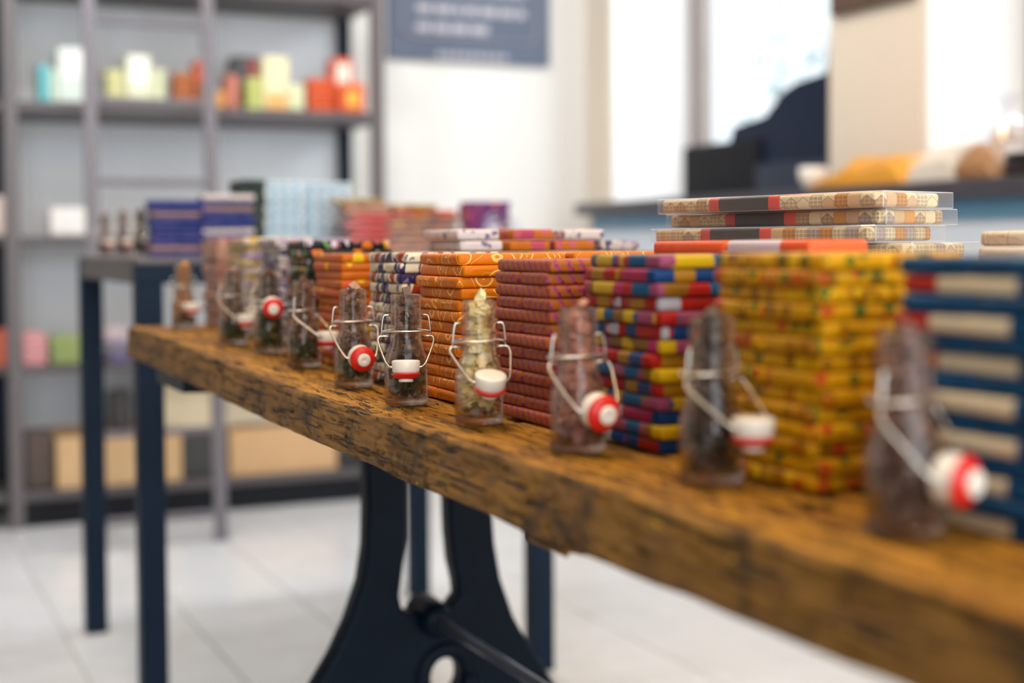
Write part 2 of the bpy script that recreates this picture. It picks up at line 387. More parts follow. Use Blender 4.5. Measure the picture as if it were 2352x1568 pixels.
# ------------------------------------------------------------------ old plank table
TX0, TW, TEND, TNEAR = .385, .70, 2.30, -.25
def warp(y):
    t = min(max((y - 1.2) / .95, 0), 1); return .015 * t * t * (3 - 2 * t)
def top(y): return .78 + warp(y)
def wood_mat():
    g = G('worn_oak'); v = g.obj()
    s = g.scaled(v, (26, 5.0, 26)); gr = g.noise(s, 1.6, 6, .66, .4)
    fib = g.noise(g.scaled(v, (330, 9, 330)), 1.0, 5, .7, .3)
    c = g.ramp(gr, [(.22, (.16, .066, .008)), (.42, (.36, .155, .015)), (.60, (.56, .26, .024)), (.80, (.68, .35, .04))], 'LINEAR')
    c = g.mix(g.ramp(fib, [(.30, (1, 1, 1)), (.50, (0, 0, 0))], 'LINEAR'), c, (.055, .026, .008))
    nz = g.sep(g.n('ShaderNodeNewGeometry').outputs['Normal'])[0]   # board faces turned left are greyer, darker and more stained than the top
    side = g.math('LESS_THAN', nz, -.55)
    st = g.noise(g.scaled(v, (14, 15, 17)), 1.0, 5, .66, .5)
    stain = g.ramp(st, [(.50, (0, 0, 0)), (.66, (1, 1, 1))], 'LINEAR')
    c = g.mix(g.math('MULTIPLY', side, .55), c, (.20, .112, .028))
    c = g.mix(g.math('MULTIPLY', g.math('MULTIPLY', stain, side), .85), c, (.040, .023, .012))
    st2 = g.ramp(g.noise(g.scaled(v, (30, 5, 30)), 1.0, 4, .6), [(.55, (0, 0, 0)), (.72, (1, 1, 1))], 'LINEAR')
    c = g.mix(g.math('MULTIPLY', st2, .45), c, (.10, .045, .012))
    pt = g.ramp(g.noise(g.scaled(v, (90, 30, 90)), 1.0, 2, .5), [(.715, (0, 0, 0)), (.735, (1, 1, 1))], 'LINEAR')
    c = g.mix(pt, c, (.62, .38, .01))
    crack = g.ramp(g.noise(g.scaled(v, (230, 14, 230)), 1.0, 5, .68, .5), [(.37, (0, 0, 0)), (.45, (1, 1, 1))], 'LINEAR')
    c = g.mix(crack, (.025, .012, .005), c)
    h = g.math('ADD', g.math('MULTIPLY', crack, .8), g.math('MULTIPLY', fib, .6)); g.bump(h, 1.0, .006)
    return g.fin(c, .62, 0, .18)
M_wood = wood_mat()
table = thing('plank_table', 'long worn plank table on a black cast iron base', 'table', (TX0 + TW / 2, 1.0, 0))
def plank(x0, x1, seed, fine):
    th = .044
    ys = []; y = TNEAR
    while y < TEND:
        ys.append(y); y += (.0035 if .75 < y < 1.75 else .008) if fine else .05
    ys.append(TEND)
    prof = []      # (kind, param)
    nf, nc, nt = (16, 6, 44) if fine else (3, 2, 5)
    prof += [('f', i / nf) for i in range(nf + 1)] + [('c', (i + 1) / nc) for i in range(nc)] + [('t', (i + 1) / nt) for i in range(nt)] + [('b', 0), ('b', 1)]
    verts = []; N = len(prof)
    nz = noise.noise
    for y in ys:
        e = .0065 + .003 * nz((y * 5, seed, 1.7)) + .003 * nz((y * 23, seed, 4.1))
        chip = max(0, nz((y * 7.5 + 9, seed, 8.8)) - .32) * .025
        e = max(.003, e + chip); zt = top(y); zb = .78 - th + warp(y) * .75
        for k, u in prof:
            end = 0
            if y > TEND - 1e-6: end = .012 * nz((u * 9, seed + (3 if k == 'f' else 5), 2)) - .004
            if k == 'f':
                z = zb + (zt - e - zb) * u; x = x0
                if fine:
                    x += .0010 * nz((y * 7, z * 40, seed)) + .0007 * nz((y * 40, z * 420, seed)) + .0018 * (u ** 4) * (1 + nz((y * 20, 2, seed)))
                    q = abs(nz((y * 9, z * 210, seed + 7)))
                    if q < .06: x += (.06 - q) * .03
                    if u == 0: z += .002 * nz((y * 14, 5, seed))
            elif k == 'c':
                a = u * math.pi / 2; x = x0 + e * (1 - math.cos(a)); z = zt - e * (1 - math.sin(a))
                if fine: d = .0016 * nz((y * 26, x * 300, seed)); x += d + .001; z += d
            elif k == 't':
                x = x0 + e + (x1 - x0 - e) * u; z = zt
                if fine:
                    z += .0007 * nz((y * 12, x * 90, seed)) + .0005 * nz((y * 10, x * 620, seed)) - .0007
                    q = abs(nz((y * 3.2, x * 95, seed + 2)))
                    if q < .10 and u < .9: z -= (.10 - q) * .05
                    q = abs(nz((y * 7, x * 260, seed + 12)))
                    if q < .08: z -= (.08 - q) * .022
                else: z -= .001
                if k == 't' and u == 1: z -= .003
            else:
                x = x1 if u == 0 else (x0 + x1) / 2; z = zb
            verts.append((x, y + end, z))
    faces = [(a * N + i, a * N + (i + 1) % N, (a + 1) * N + (i + 1) % N, (a + 1) * N + i) for a in range(len(ys) - 1) for i in range(N)]
    faces += [tuple(range(N))[::-1], tuple((len(ys) - 1) * N + i for i in range(N))]
    me = bpy.data.meshes.new('plank'); me.from_pydata([Vector(v_) - Vector(table.location) for v_ in verts], [], faces)
    return link('plank', me, M_wood, table, None, True)
plank(TX0, TX0 + .185, 1.3, True)
for k in range(3): plank(TX0 + .187 + .172 * k, TX0 + .187 + .172 * k + .170, 2.2 + k, False)
def cleat(name, y0, y1, z0, mat, seed, wid=.66):
    bm = bmesh.new(); n = 14
    lo = [(TX0 + .012 + wid * i / n, z0 + .006 * noise.noise((i * 2.3, seed, 0)) * (1 if i < 8 else .3)) for i in range(n + 1)]
    pts = lo + [(TX0 + .012 + wid, .7365 + warp(y0) * .7), (TX0 + .012, .7365 + warp(y0) * .7)]
    prism(bm, [(x - table.location.x, z) for x, z in pts], y0 - 1, y1 - 1); return bm_obj(name, bm, mat, table)
cleat('cleat', .788, .842, .725, M_wood, 2.0, .035)
cleat('cleat', 1.93, 2.12, .722, M_iron, 5.0)
# cast iron trestle: an outline with holes, thickened
def curve_mesh(name, loops, depth, bevel, mat, parent, loc):
    cu = bpy.data.curves.new(name, 'CURVE'); cu.dimensions = '2D'; cu.fill_mode = 'BOTH'; cu.extrude = depth; cu.bevel_depth = bevel; cu.bevel_resolution = 2; cu.offset = -bevel
    for lp in loops:
        s = cu.splines.new('POLY'); s.points.add(len(lp) - 1); s.use_cyclic_u = True
        for p, (x, z) in zip(s.points, lp): p.co = (x, z, 0, 1)
    o = bpy.data.objects.new(name, cu); COL.objects.link(o)
    dg = bpy.context.evaluated_depsgraph_get(); me = bpy.data.meshes.new_from_object(o.evaluated_get(dg))
    bpy.data.objects.remove(o); bpy.data.curves.remove(cu)
    me.transform(Matrix.Rotation(R(90), 4, 'X'))
    return link(name, me, mat, parent, loc)
def smooth_loop(pts, k=3):
    out = []; n = len(pts)
    for i in range(n):
        p0, p1, p2, p3 = [Vector(pts[(i + d) % n]) for d in (-1, 0, 1, 2)]
        for j in range(k):
            t = j / k
            out.append(tuple(.5 * ((2 * p1) + (p2 - p0) * t + (2 * p0 - 5 * p1 + 4 * p2 - p3) * t * t + (3 * p1 - p0 - 3 * p2 + p3) * t ** 3)))
    return out
LO = [(.628, .735), (.629, .605), (.628, .566), (.626, .507), (.618, .458), (.599, .406), (.574, .358), (.545, .312), (.500, .235), (.455, .13), (.435, .05), (.40, .012), (.40, .0)]
LI = [(.545, .0), (.545, .04), (.575, .12), (.62, .185), (.675, .215), (.742, .222)]
left_half = [(.685, .735)] + LO
CX = .724
outer = [(.628, .735), (.628, .566), (.626, .507), (.618, .458), (.599, .406), (.576, .361), (.550, .322), (.51, .25), (.462, .13), (.44, .05), (.40, .02), (.40, 0), (.54, 0), (.545, .04), (.575, .12), (.62, .185), (.675, .215), (CX + .02, .222),
         (.81, .215), (.865, .185), (.91, .12), (.94, .04), (.945, 0), (1.085, 0), (1.085, .02), (1.045, .05), (1.01, .13), (.955, .22), (.913, .28), (.878, .332), (.848, .386), (.828, .443), (.819, .494), (.815, .55), (.814, .735),
         (.748, .735), (.748, .559), (.749, .518), (.753, .473), (.760, .443), (.762, .425), (.750, .411), (.728, .414), (.707, .412), (.688, .408), (.678, .416), (.674, .434), (.678, .458), (.685, .513), (.685, .735)]
hole = [(.742 + .0235 * math.cos(a * math.pi / 12), .311 + .0285 * math.sin(a * math.pi / 12)) for a in range(24)]
for yy, nm in ((1.86, 'trestle'), (.06, 'trestle')):
    lx, ly = CX - table.location.x, yy - table.location.y
    tr = curve_mesh(nm, [[(x - CX, z) for x, z in outer], [(x - CX, z) for x, z in hole]], .012, .007, M_iron, table, (lx, ly, 0))
    # raised rib along the outside of each leg, ring round the hole, hub for the rod
    bm = bmesh.new()
    for s, pts in ((1, outer[0:9]), (1, outer[26:35])):
        inn = .017 if pts[0][0] < .7 else -.017
        tube(bm, [(x - CX + inn, 0, z) for x, z in pts], .0165, 12)
    bm_obj('leg_rib', bm, M_iron, tr, None, True)
    bm = bmesh.new(); ring = [(.742 - CX + .036 * math.cos(a * math.pi / 16), -.012, .311 + .041 * math.sin(a * math.pi / 16)) for a in range(33)]
    tube(bm, ring, .014, 8); bm_obj('ring_boss', bm, M_iron, tr, None, True)
    bm = bmesh.new(); lathe(bm, [(0, -.045), (.018, -.045), (.024, -.038), (.026, .03), (0, .03)], 20); bmesh.ops.rotate(bm, verts=bm.verts, cent=(0, 0, 0), matrix=Matrix.Rotation(R(-90), 3, 'X'))
    bm_obj('hub', bm, M_iron, tr, (.0, 0, .398), True)
bm = bmesh.new(); tube(bm, [(0, y, 0) for y in (-.94, 0, .84)], .0075, 12); bm_obj('tie_rod', bm, plain('worn_steel_rod', (.20, .25, .31), .3, .6, .2, 30), table, (CX - table.location.x, 0, .398), True)

# ------------------------------------------------------------------ swing-top bottles
GL = [(0, .0012), (.015, .0), (.0178, .0006), (.0191, .0026), (.0191, .034), (.0186, .0385), (.0167, .046), (.0142, .0535), (.0129, .0595), (.0128, .0635), (.0136, .0648), (.0138, .0675), (.0134, .0705), (.0132, .089), (.0133, .0937), (.0127, .0956), (.0116, .0960), (.0108, .0950),
      (.0103, .092), (.0102, .066), (.0104, .060), (.0119, .053), (.0146, .045), (.0166, .038), (.0173, .033), (.0173, .0085), (.016, .0068), (0, .0064)]
def r_in(z):
    for (a, b), (c, d) in zip(GL[18:], GL[19:]):
        if d <= z <= b: return c + (a - c) * (z - d) / max(b - d, 1e-6)
    return .010
r_in_ = r_in
def r_in(z): return r_in_(z) * (.93 if z > .05 else .965)      # pieces keep a little off the wall
bm = bmesh.new(); lathe(bm, GL, 48); bmesh.ops.recalc_face_normals(bm, faces=bm.faces); GLASS = bpy.data.meshes.new('glass'); bm.to_mesh(GLASS); bm.free(); GLASS.materials.append(M_glass)
bm = bmesh.new(); lathe(bm, [(0, .0016), (.0150, .0005), (.0176, .0012), (.0187, .003), (.0187, .0052), (.0165, .0062), (0, .0058)], 40); bmesh.ops.recalc_face_normals(bm, faces=bm.faces); BASE = bpy.data.meshes.new('glass_base'); bm.to_mesh(BASE); bm.free(); BASE.materials.append(M_solid)
for me in (GLASS, BASE): me.polygons.foreach_set('use_smooth', [True] * len(me.polygons))
def smooth_me(bm, name, mat):
    bmesh.ops.recalc_face_normals(bm, faces=bm.faces); me = bpy.data.meshes.new(name); bm.to_mesh(me); bm.free(); me.materials.append(mat)
    me.polygons.foreach_set('use_smooth', [True] * len(me.polygons)); return me
bm = bmesh.new(); WR = .00085
arc = lambda s: [(.0212 * math.cos(a), s * .0142 * math.sin(a), .0632 + .0012 * math.sin(a)) for a in [math.pi * i / 20 for i in range(21)]]
tube(bm, arc(-1), WR, 8); tube(bm, arc(1), WR, 8)
for s in (-1, 1): tube(bm, soft([(s * .0134, 0, .0775), (s * .0180, -.0005, .0782), (s * .0200, -.001, .0765), (s * .0216, -.001, .0600), (s * .0205, .001, .0580)], 4, .4), WR, 8)
NECK = smooth_me(bm, 'neck_wire', M_wire)
def capmesh():
    b1 = bmesh.new(); lathe(b1, [(0, -.0056), (.0100, -.0060), (.0116, -.0056), (.0121, -.0044), (.0116, .0035), (.0106, .0052), (0, .0052)], 36)
    b2 = bmesh.new(); lathe(b2, [(0, .0050), (.0120, .0052), (.0125, .0060), (.0118, .0070), (.0082, .0098), (.0060, .0102), (0, .0102)], 36)
    b3 = bmesh.new(); lathe(b3, [(0, .0098), (.0062, .0098), (.0064, .0118), (.0056, .0128), (.0009, .0127), (.0005, .0122), (0, .0121)], 28)
    for b in (b1, b2, b3): bmesh.ops.rotate(b, verts=b.verts, cent=(0, 0, 0), matrix=Matrix.Rotation(R(90), 3, 'X'))
    return smooth_me(b1, 'stopper', M_white), smooth_me(b2, 'gasket', M_red), smooth_me(b3, 'plug_tip', M_white)
CAP, GASK, PLUG = capmesh()
BR = [(0.145, 0.065, 0.032), (0.246, 0.123, 0.072), (0.102, 0.043, 0.022), (0.319, 0.174, 0.102)]
FILLS = {
 'mixed': (BR, [(0.036, 0.065, 0.017), (0.072, 0.051, 0.029), (0.058, 0.087, 0.026)], .030),
 'dark': ([(.10, .048, .024), (.19, .10, .055), (.07, .034, .018), (.30, .20, .14)], [(.05, .085, .025), (.05, .028, .015), (.04, .024, .014)], .026),
 'pale': ([(.88, .72, .34), (.85, .64, .24), (.90, .80, .48)], [(.74, .56, .22), (.80, .64, .28), (.22, .13, .06)], .018),
 'pink': ([(0.435, 0.189, 0.131), (0.609, 0.261, 0.189), (0.319, 0.145, 0.087)], [(0.189, 0.072, 0.058), (0.319, 0.131, 0.102)], .020),
 'black': ([(0.072, 0.051, 0.036), (0.145, 0.094, 0.065), (0.043, 0.026, 0.017)], [(0.026, 0.019, 0.014), (0.043, 0.029, 0.020)], .034),
 'cocoa': ([(.22, .12, .09), (.34, .19, .15), (.15, .08, .06)], [(.12, .07, .05), (.17, .10, .08)], .03),
 'green': ([(0.145, 0.072, 0.036), (0.072, 0.043, 0.022)], [(0.026, 0.043, 0.017), (0.043, 0.072, 0.023), (0.290, 0.189, 0.029)], .048),
 'amber': ([(0.609, 0.275, 0.051), (0.478, 0.189, 0.036), (0.348, 0.131, 0.029)], [(0.174, 0.102, 0.022), (0.116, 0.087, 0.022)], .022),
}
def filling(kind, seed, parent):
    rr = random.Random(seed); hi, lo, zc = FILLS[kind]; verts, faces, cols = [], [], []
    big = kind in ('pale', 'pink')
    def chunk(c, s, col):
        i = len(verts); q = Matrix.Rotation(rr.uniform(0, 6), 3, Vector((rr.gauss(0, 1), rr.gauss(0, 1), rr.gauss(0, 1))).normalized())
        sx, sy, sz = s, s * rr.uniform(.6, 1.1), s * rr.uniform(.35, .9)
        for a in (-1, 1):
            for b in (-1, 1):
                for d in (-1, 1):
                    verts.append(c + q @ Vector((a * sx * rr.uniform(.7, 1.15), b * sy * rr.uniform(.7, 1.15), d * sz * rr.uniform(.7, 1.15))))
        faces.extend([(i, i + 1, i + 3, i + 2), (i + 4, i + 6, i + 7, i + 5), (i, i + 4, i + 5, i + 1), (i + 2, i + 3, i + 7, i + 6), (i, i + 2, i + 6, i + 4), (i + 1, i + 5, i + 7, i + 3)])
        cols.extend([col] * 8)
    for k in range(380 if big else 520):
        z = rr.uniform(.0085, .092); ri = r_in(z)
        if rr.random() > (ri / .0173) ** 1.6: continue
        s = (rr.uniform(.0026, .0046) if big else rr.uniform(.0014, .0040) if kind == 'dark' else rr.uniform(.0012, .0034))
        rad = (ri - s * 1.15) * rr.uniform(.35, 1) ** .5; a = rr.uniform(0, 6.283)
        if rad < 0: rad = 0
        pal = lo if z + rr.uniform(-.006, .006) < zc else hi
        chunk(Vector((rad * math.cos(a), rad * math.sin(a), max(z, .0075 + s))), s, rr.choice(pal))
    for k in range(12):     # column of pieces in the neck
        chunk(Vector((rr.uniform(-.003, .003), rr.uniform(-.003, .003), .060 + .003 * k)), rr.uniform(.003, .0048), rr.choice(hi))
    chunk(Vector((.001, -.001, .0972)), .0050, tuple(min(1, x * 1.6) for x in rr.choice(hi)))
    me = bpy.data.meshes.new('filling'); me.from_pydata(verts, [], faces)
    at = me.color_attributes.new('tint', 'FLOAT_COLOR', 'POINT')
    at.data.foreach_set('color', [x for c in cols for x in (*c, 1)])
    o = link('filling', me, M_fill, parent); o['kind'] = 'stuff'; return o
def bottle(label, x, y, z, deg, swing, plug, kind, seed, group=None, lean=0.0):
    root = thing('swing_top_bottle', label, 'bottle', (x, y, z), R(deg), group)
    sp = lambda n, me, p=root, loc=None: link(n, me, [None], p, loc)
    for n, me in (('glass', GLASS), ('glass_base', BASE), ('neck_wire', NECK)):
        o = bpy.data.objects.new(n, me); COL.objects.link(o); o.parent = root
    filling(kind, seed, root)
    a = R(swing); d = Vector((0, -math.sin(a), -math.cos(a))); L = .040; pv = Vector((0, 0, .0592))
    bm = bmesh.new()
    half = lambda s: [Vector((s * .0136, -.001, .0592)), Vector((s * .0226, -.001, .0600)), pv + Vector((s * .0243, 0, 0)) + d * .004, pv + Vector((s * .0236, 0, 0)) + d * .010, pv + Vector((s * .0158, 0, 0)) + d * L, pv + Vector((s * .009, 0, 0)) + d * L]
    tube(bm, soft(half(-1) + half(1)[::-1], 4, .42), .00095, 8)
    bmesh.ops.recalc_face_normals(bm, faces=bm.faces)
    bm_obj('bail_wire', bm, M_wire, root, None, True)
    st = bpy.data.objects.new('stopper', CAP); COL.objects.link(st); st.parent = root; st.location = pv + d * L; st.rotation_euler = (R(plug), 0, 0)
    for n, me in (('gasket', GASK), ('plug_tip', PLUG)):
        o = bpy.data.objects.new(n, me); COL.objects.link(o); o.parent = st
    return root
BOT = [
 ('small glass bottle of amber pieces at the far end of the plank table', 0.4494, 2.172, 10, 52, 88, 'amber'),
 ('third bottle from the far end, dark green pieces, stopper hanging upright', 0.4444, 1.838, 18, 52, 88, 'mixed'),
 ('bottle with green-black leaves and red stopper ring raised high', 0.4564, 1.707, -8, 88, 12, 'green'),
 ('bottle of brown shavings with stopper swung right, beside black flowered bars', 0.4494, 1.533, 42, 52, 90, 'mixed'),
 ('bottle in sharp focus with red ring and white plug facing the viewer', 0.4404, 1.331, -3, 43, 8, 'mixed'),
 ('bottle of dark chunks with stopper hanging straight plug down', 0.4334, 1.164, -21, 53, 84, 'dark'),
 ('bottle filled with pale yellow pieces before the orange bars', 0.4374, 1.013, -8, 53, 108, 'pale'),
 ('bottle of pinkish brown pieces before the rust and pink bars', 0.4364, .844, 4, 41, 8, 'pink'),
 ('bottle of blackish pieces standing before the yellow floral bars', 0.4474, .697, 14, 52, 90, 'black'),
 ('largest and nearest bottle, dull brown pieces, before the blue bars', 0.4500, .533, 17, 40, 4, 'cocoa'),
]
for i, (lb, x, y, dg_, sw, pl, kd) in enumerate(BOT):
    bottle(lb, x, y, top(y) + .0006, dg_, sw, pl, kd, 31 + i, 'bottles along the table edge')
bottle('bottle mostly hidden behind the third bottle from the far end', .478, 1.955, top(1.955) + .0006, 30, 52, 90, 'black', 61, 'bottles along the table edge')

# ------------------------------------------------------------------ wrapped bars
BL, BW = .104, .0505
def bar_mesh(T, L=BL, W=BW):
    bm = bmesh.new(); box(bm, -L / 2, L / 2, -W / 2, W / 2, 0, T, T * .29, 3)
    # folded flaps on both ends
    for s in (-1, 1):
        x = s * (L / 2 + .0001); q = [(x, -W * .43, T * .18), (x, W * .43, T * .18), (x + s * .0006, W * .30, T * .62), (x + s * .0006, -W * .30, T * .62)]
        vs = [bm.verts.new(p) for p in q]; f = bm.faces.new(vs if s > 0 else vs[::-1])
    for v in bm.verts:     # paper swells a little away from the edges
        v.co.z += .0006 * math.cos(math.pi * v.co.x / L) * math.cos(math.pi * v.co.y / W) * (1 if v.co.z > T / 2 else 0)
    me = bpy.data.meshes.new('chocolate_bar'); bm.to_mesh(me); bm.free()
    me.polygons.foreach_set('use_smooth', [True] * len(me.polygons)); return me
_bars = {}
def bar(paper_key, T, x, y, z, rz, label, group):
    k = (paper_key, round(T, 4))
    if k not in _bars:
        me = bar_mesh(T); me.materials.append(P[paper_key]); _bars[k] = me
    o = bpy.data.objects.new('chocolate_bar', _bars[k]); COL.objects.link(o)
    o.location = (x, y, z); o.rotation_euler = (0, 0, rz)
    return tag(o, label, 'chocolate bar', group)
ORD = ['topmost', 'second', 'third', 'fourth', 'fifth', 'sixth', 'seventh', 'eighth', 'ninth', 'tenth', 'eleventh', 'twelfth', 'thirteenth', 'fourteenth', 'fifteenth']
def pile(desc, keys, X, Yn, z0, n, T, first_split, group, jig=.002, rot=1.6, key_long=None):
    """log-cabin pile: each layer is two bars; the next layer lies crosswise. X = left face, Yn = near face."""
    for i in range(n):                       # i = 0 is the bottom layer
        lay = n - 1 - i; z = z0 + i * (T + .0002) + .0003
        dx, dy, a = rnd.uniform(-jig, jig), rnd.uniform(-jig, jig), R(rnd.uniform(-rot, rot))
        o_ = ORD[lay] + (' layer' if lay == 0 else ' layer down')
        cx, cy = X + BL / 2 + dx, Yn + BL / 2 + dy
        split = (lay % 2 == 0) == first_split
        k = keys[lay % len(keys)]
        ca, sa = math.cos(a), math.sin(a); h = BW / 2 + .0005
        if split:      # bars run away from the left face: two ends show on it
            for s, wd in ((1, 'left end'), (-1, 'right end')):
                bar(k, T, cx - s * h * sa, cy + s * h * ca, z, a, '%s, %s, %s' % (desc, o_, wd), group)
        else:
            k2 = key_long or k
            for s, wd in ((-1, 'front side'), (1, 'rear side')):
                bar(k2, T, cx + s * h * ca, cy + s * h * sa, z, a - R(90), '%s, %s, %s' % (desc, o_, wd), group)
Tb = .0104
# (description, papers, left face X, near face Y, layers, thickness, topmost layer shows two ends)
PILES = [
 ('blush pink bar', ['blush'], .500, 2.165, 13, Tb, True, None),
 ('ivory wildflower and olive bar', ['meadow', 'olive'], .497, 1.990, 13, Tb, False, None),
 ('white violet-blotted bar', ['ink'], .497, 1.810, 13, Tb, True, None),
 ('black flower-printed bar', ['black'], .490, 1.640, 13, Tb, False, None),
 ('orange bar with yellow blooms', ['sunny'], .482, 1.490, 13, .0095, False, None),
 ('cream, red and purple marbled bar', ['marble'], .478, 1.292, 13, .0099, False, None),
 ('orange citrus-line bar', ['citrus'], .474, 1.141, 13, .0099, True, None),
 ('rust and pink tufted bar', ['rose'], .474, .963, 13, .0096, False, None),
 ('blue, yellow and red pop bar', ['pop', 'label'], .476, .805, 14, .0092, False, None),
 ('yellow floral bar', ['yellow'], .478, .638, 14, .0093, False, None),
 ('deep blue bar', ['blue'], .480, .522, 14, .0092, True, 'flag'),
]
for d, ks, x, yn, n, T, fs, kl in PILES:
    if kl: yn = .472
    pile(d, ks, x, yn, top(yn + .05), n, T, fs, d + 's in a pile', .0028, 1.8, kl)
# bars behind the front row whose upper layers show: each on a plain carton riser
M_card = plain('brown_card', (.36, .22, .12), .75, 0, .08, 10, .1)
def riser(label, x0, x1, y0, y1, z1):
    t = thing('carton', label, 'carton', ((x0 + x1) / 2, (y0 + y1) / 2, top((y0 + y1) / 2)))
    t.location.z += .0035; h = z1 - t.location.z; bm = bmesh.new(); box(bm, -(x1 - x0) / 2, (x1 - x0) / 2, -(y1 - y0) / 2, (y1 - y0) / 2, 0, h, .001, 1); bm_obj('carton_body', bm, M_card, t)
    bm = bmesh.new(); box(bm, -.02, .02, -(y1 - y0) / 2 - .0004, (y1 - y0) / 2 + .0004, h - .03, h + .0004); bm_obj('packing_tape', bm, plain('packing_tape', (.42, .30, .18), .3), t)
    return t
zt = .8900
riser('plain carton under the rear orange citrus-line bars', .590, .690, 1.137, 1.247, zt)
for k, (lb, sx) in enumerate((('front of two', -1), ('back of two', 1))):
    bar('citrus', Tb, .640, 1.190 + sx * .026, zt + .0006, 0, 'orange citrus-line bar continuing behind the pile, lower layer, %s' % lb, 'rear orange bars')
    bar('citrus', Tb, .636, 1.188 + sx * .026, zt + .0118, 0, 'orange citrus-line bar continuing behind the pile, upper layer, %s' % lb, 'rear orange bars')
zt = .8962
riser('plain carton under the coral bars behind the pop bars', .584, .660, .790, 1.004, zt)
for k, (ky, y, lb) in enumerate([('flame', .950, 'plain coral bar behind the pop pile'), ('coral', .844, 'coral bar with lilac panel behind the yellow floral pile')]):
    for q in range(2):
        bar(ky, .0118, .612, y, zt + .0006 + .0125 * q, R(90 + rnd.uniform(-1.5, 1.5)), lb + (', lower one', ', upper one')[q], 'bars behind the front piles')
# mixed second row far behind the orange pile
zt = .9120
riser('plain carton under the mixed second row of bars', .575, .86, 1.42, 1.56, zt)
ROW2 = [(.615, 0, 'speck', 'white bar with violet specks'), (.672, 0, 'rust', 'orange bar with pink blooms'), (.729, 0, 'rust', 'orange bar with pink blooms, right one'), (.786, 0, 'ink', 'white bar with violet blots')]
for x, l, ky, lb in ROW2: bar(ky, .0115, x + .005, 1.475, zt + .0006, R(90 + rnd.uniform(-2, 2)), lb + ', lower row of the second rank', 'mixed bars of the second rank')
for x, ky, lb in ((.610, 'speck', 'white bar with violet specks'), (.676, 'rust', 'orange bar with pink blooms'), (.741, 'speck', 'white violet-specked bar, right one')): bar(ky, .0118, x + .006, 1.476, zt + .0128, R(90 + rnd.uniform(-2, 2)), lb + ', upper row of the second rank', 'mixed bars of the second rank')
# ivory citrus bars at the right edge, behind the deep blue pile
zt = .9030
riser('plain carton under the ivory citrus bars at the right edge', .795, .900, .800, .865, zt)
for k in range(2): bar('lemon', .0115, .845 + .003 * k, .832, zt + .0006 + .0122 * k, R(2 - 2 * k), 'ivory bar with citrus slices behind the blue pile, %s' % ('lower' if k == 0 else 'topmost'), 'ivory citrus bars')

# ------------------------------------------------------------------ clear gift boxes
def house_paper(name, cols, line=(.12, .055, .018), sky=(.66, .55, .33)):
    g = G(name); v = g.obj(); oi = g.n('ShaderNodeObjectInfo').outputs['Random']
    s = g.sep(v); u = g.math('ADD', g.math('ADD', s[0], s[1]), g.math('MULTIPLY', oi, .5))
    hx = g.math('MULTIPLY', u, 74.0); cell = g.math('FLOOR', hx); fx = g.math('FRACT', hx)
    rn = g.n('ShaderNodeTexWhiteNoise', None, g.math('ADD', cell, g.math('MULTIPLY', oi, 17.0)), noise_dimensions='1D').outputs['Color']
    rs = g.sep(rn)
    n = len(cols); base = g.ramp(rs[0], [(i / n, c) for i, c in enumerate(cols)])
    # stepped gables along the upper edge
    pitched = g.math('GREATER_THAN', rs[2], .5)
    roof = g.math('SUBTRACT', g.math('ADD', .0098, g.math('MULTIPLY', g.math('SUBTRACT', 1.0, pitched), .003)), g.math('MULTIPLY', g.math('MULTIPLY', g.math('ABSOLUTE', g.math('SUBTRACT', fx, .5)), .009), pitched))
    above = g.math('GREATER_THAN', s[2], roof)
    edge = g.math('LESS_THAN', g.math('ABSOLUTE', g.math('SUBTRACT', s[2], roof)), .00028)
    # windows: two rows of three
    wx = g.math('FRACT', g.math('MULTIPLY', fx, 3.0)); wz = g.math('FRACT', g.math('MULTIPLY', s[2], 300.0))
    wx = g.math('ABSOLUTE', g.math('SUBTRACT', wx, .5)); wz = g.math('ABSOLUTE', g.math('SUBTRACT', wz, .5))
    mx = g.math('MAXIMUM', wx, wz); win = g.math('MULTIPLY', g.math('GREATER_THAN', mx, .26), g.math('LESS_THAN', mx, .38))
    bars_ = g.math('MULTIPLY', g.math('LESS_THAN', mx, .30), g.math('LESS_THAN', g.math('MINIMUM', wx, wz), .06))
    win = g.math('MAXIMUM', win, bars_); win = g.math('MULTIPLY', win, g.math('GREATER_THAN', rs[1], .18))
    side = g.math('LESS_THAN', fx, .035)
    ln = g.math('MAXIMUM', g.math('MULTIPLY', g.math('MAXIMUM', win, side), g.math('SUBTRACT', 1.0, above)), edge)
    c = g.mix(above, base, sky); c = g.mix(g.math('MULTIPLY', ln, .8), c, line)
    g.bump(g.noise(v, 80, 4), .3, .003)
    return g.fin(c, .4)
M_house = house_paper('canal_house_print', [(.70, .56, .30), (.56, .36, .17), (.72, .60, .38), (.44, .36, .30), (.70, .56, .30), (.60, .25, .02), (.72, .60, .36)])
M_house2 = house_paper('orange_house_print', [(.42, .11, .006), (.30, .06, .005), (.48, .24, .07), (.16, .04, .008), (.015, .035, .07)], (.12, .03, .008), (.34, .08, .006))
def sleeve_mat(name, dark, ends):
    g = G(name); s = g.sep(g.obj()); v = g.obj()
    c = g.mix(g.math('GREATER_THAN', g.math('ABSOLUTE', s[1]), .030), dark, ends)
    g.bump(g.noise(v, 70, 3), .4, .003); return g.fin(c, .33)
M_sleeve = sleeve_mat('black_sleeve_with_red_ends', (.018, .015, .012), (.58, .035, .012))
GB = [.264, .094, .0138]
def rounded(bm, L, W, T, z0, r): box(bm, -W / 2, W / 2, -L / 2, L / 2, z0, z0 + T, r, 3)
bm = bmesh.new(); rounded(bm, GB[0], GB[1], GB[2], 0, .0008); CASE = smooth_me(bm, 'clear_case', M_case); CASE.polygons.foreach_set('use_smooth', [False] * len(CASE.polygons))
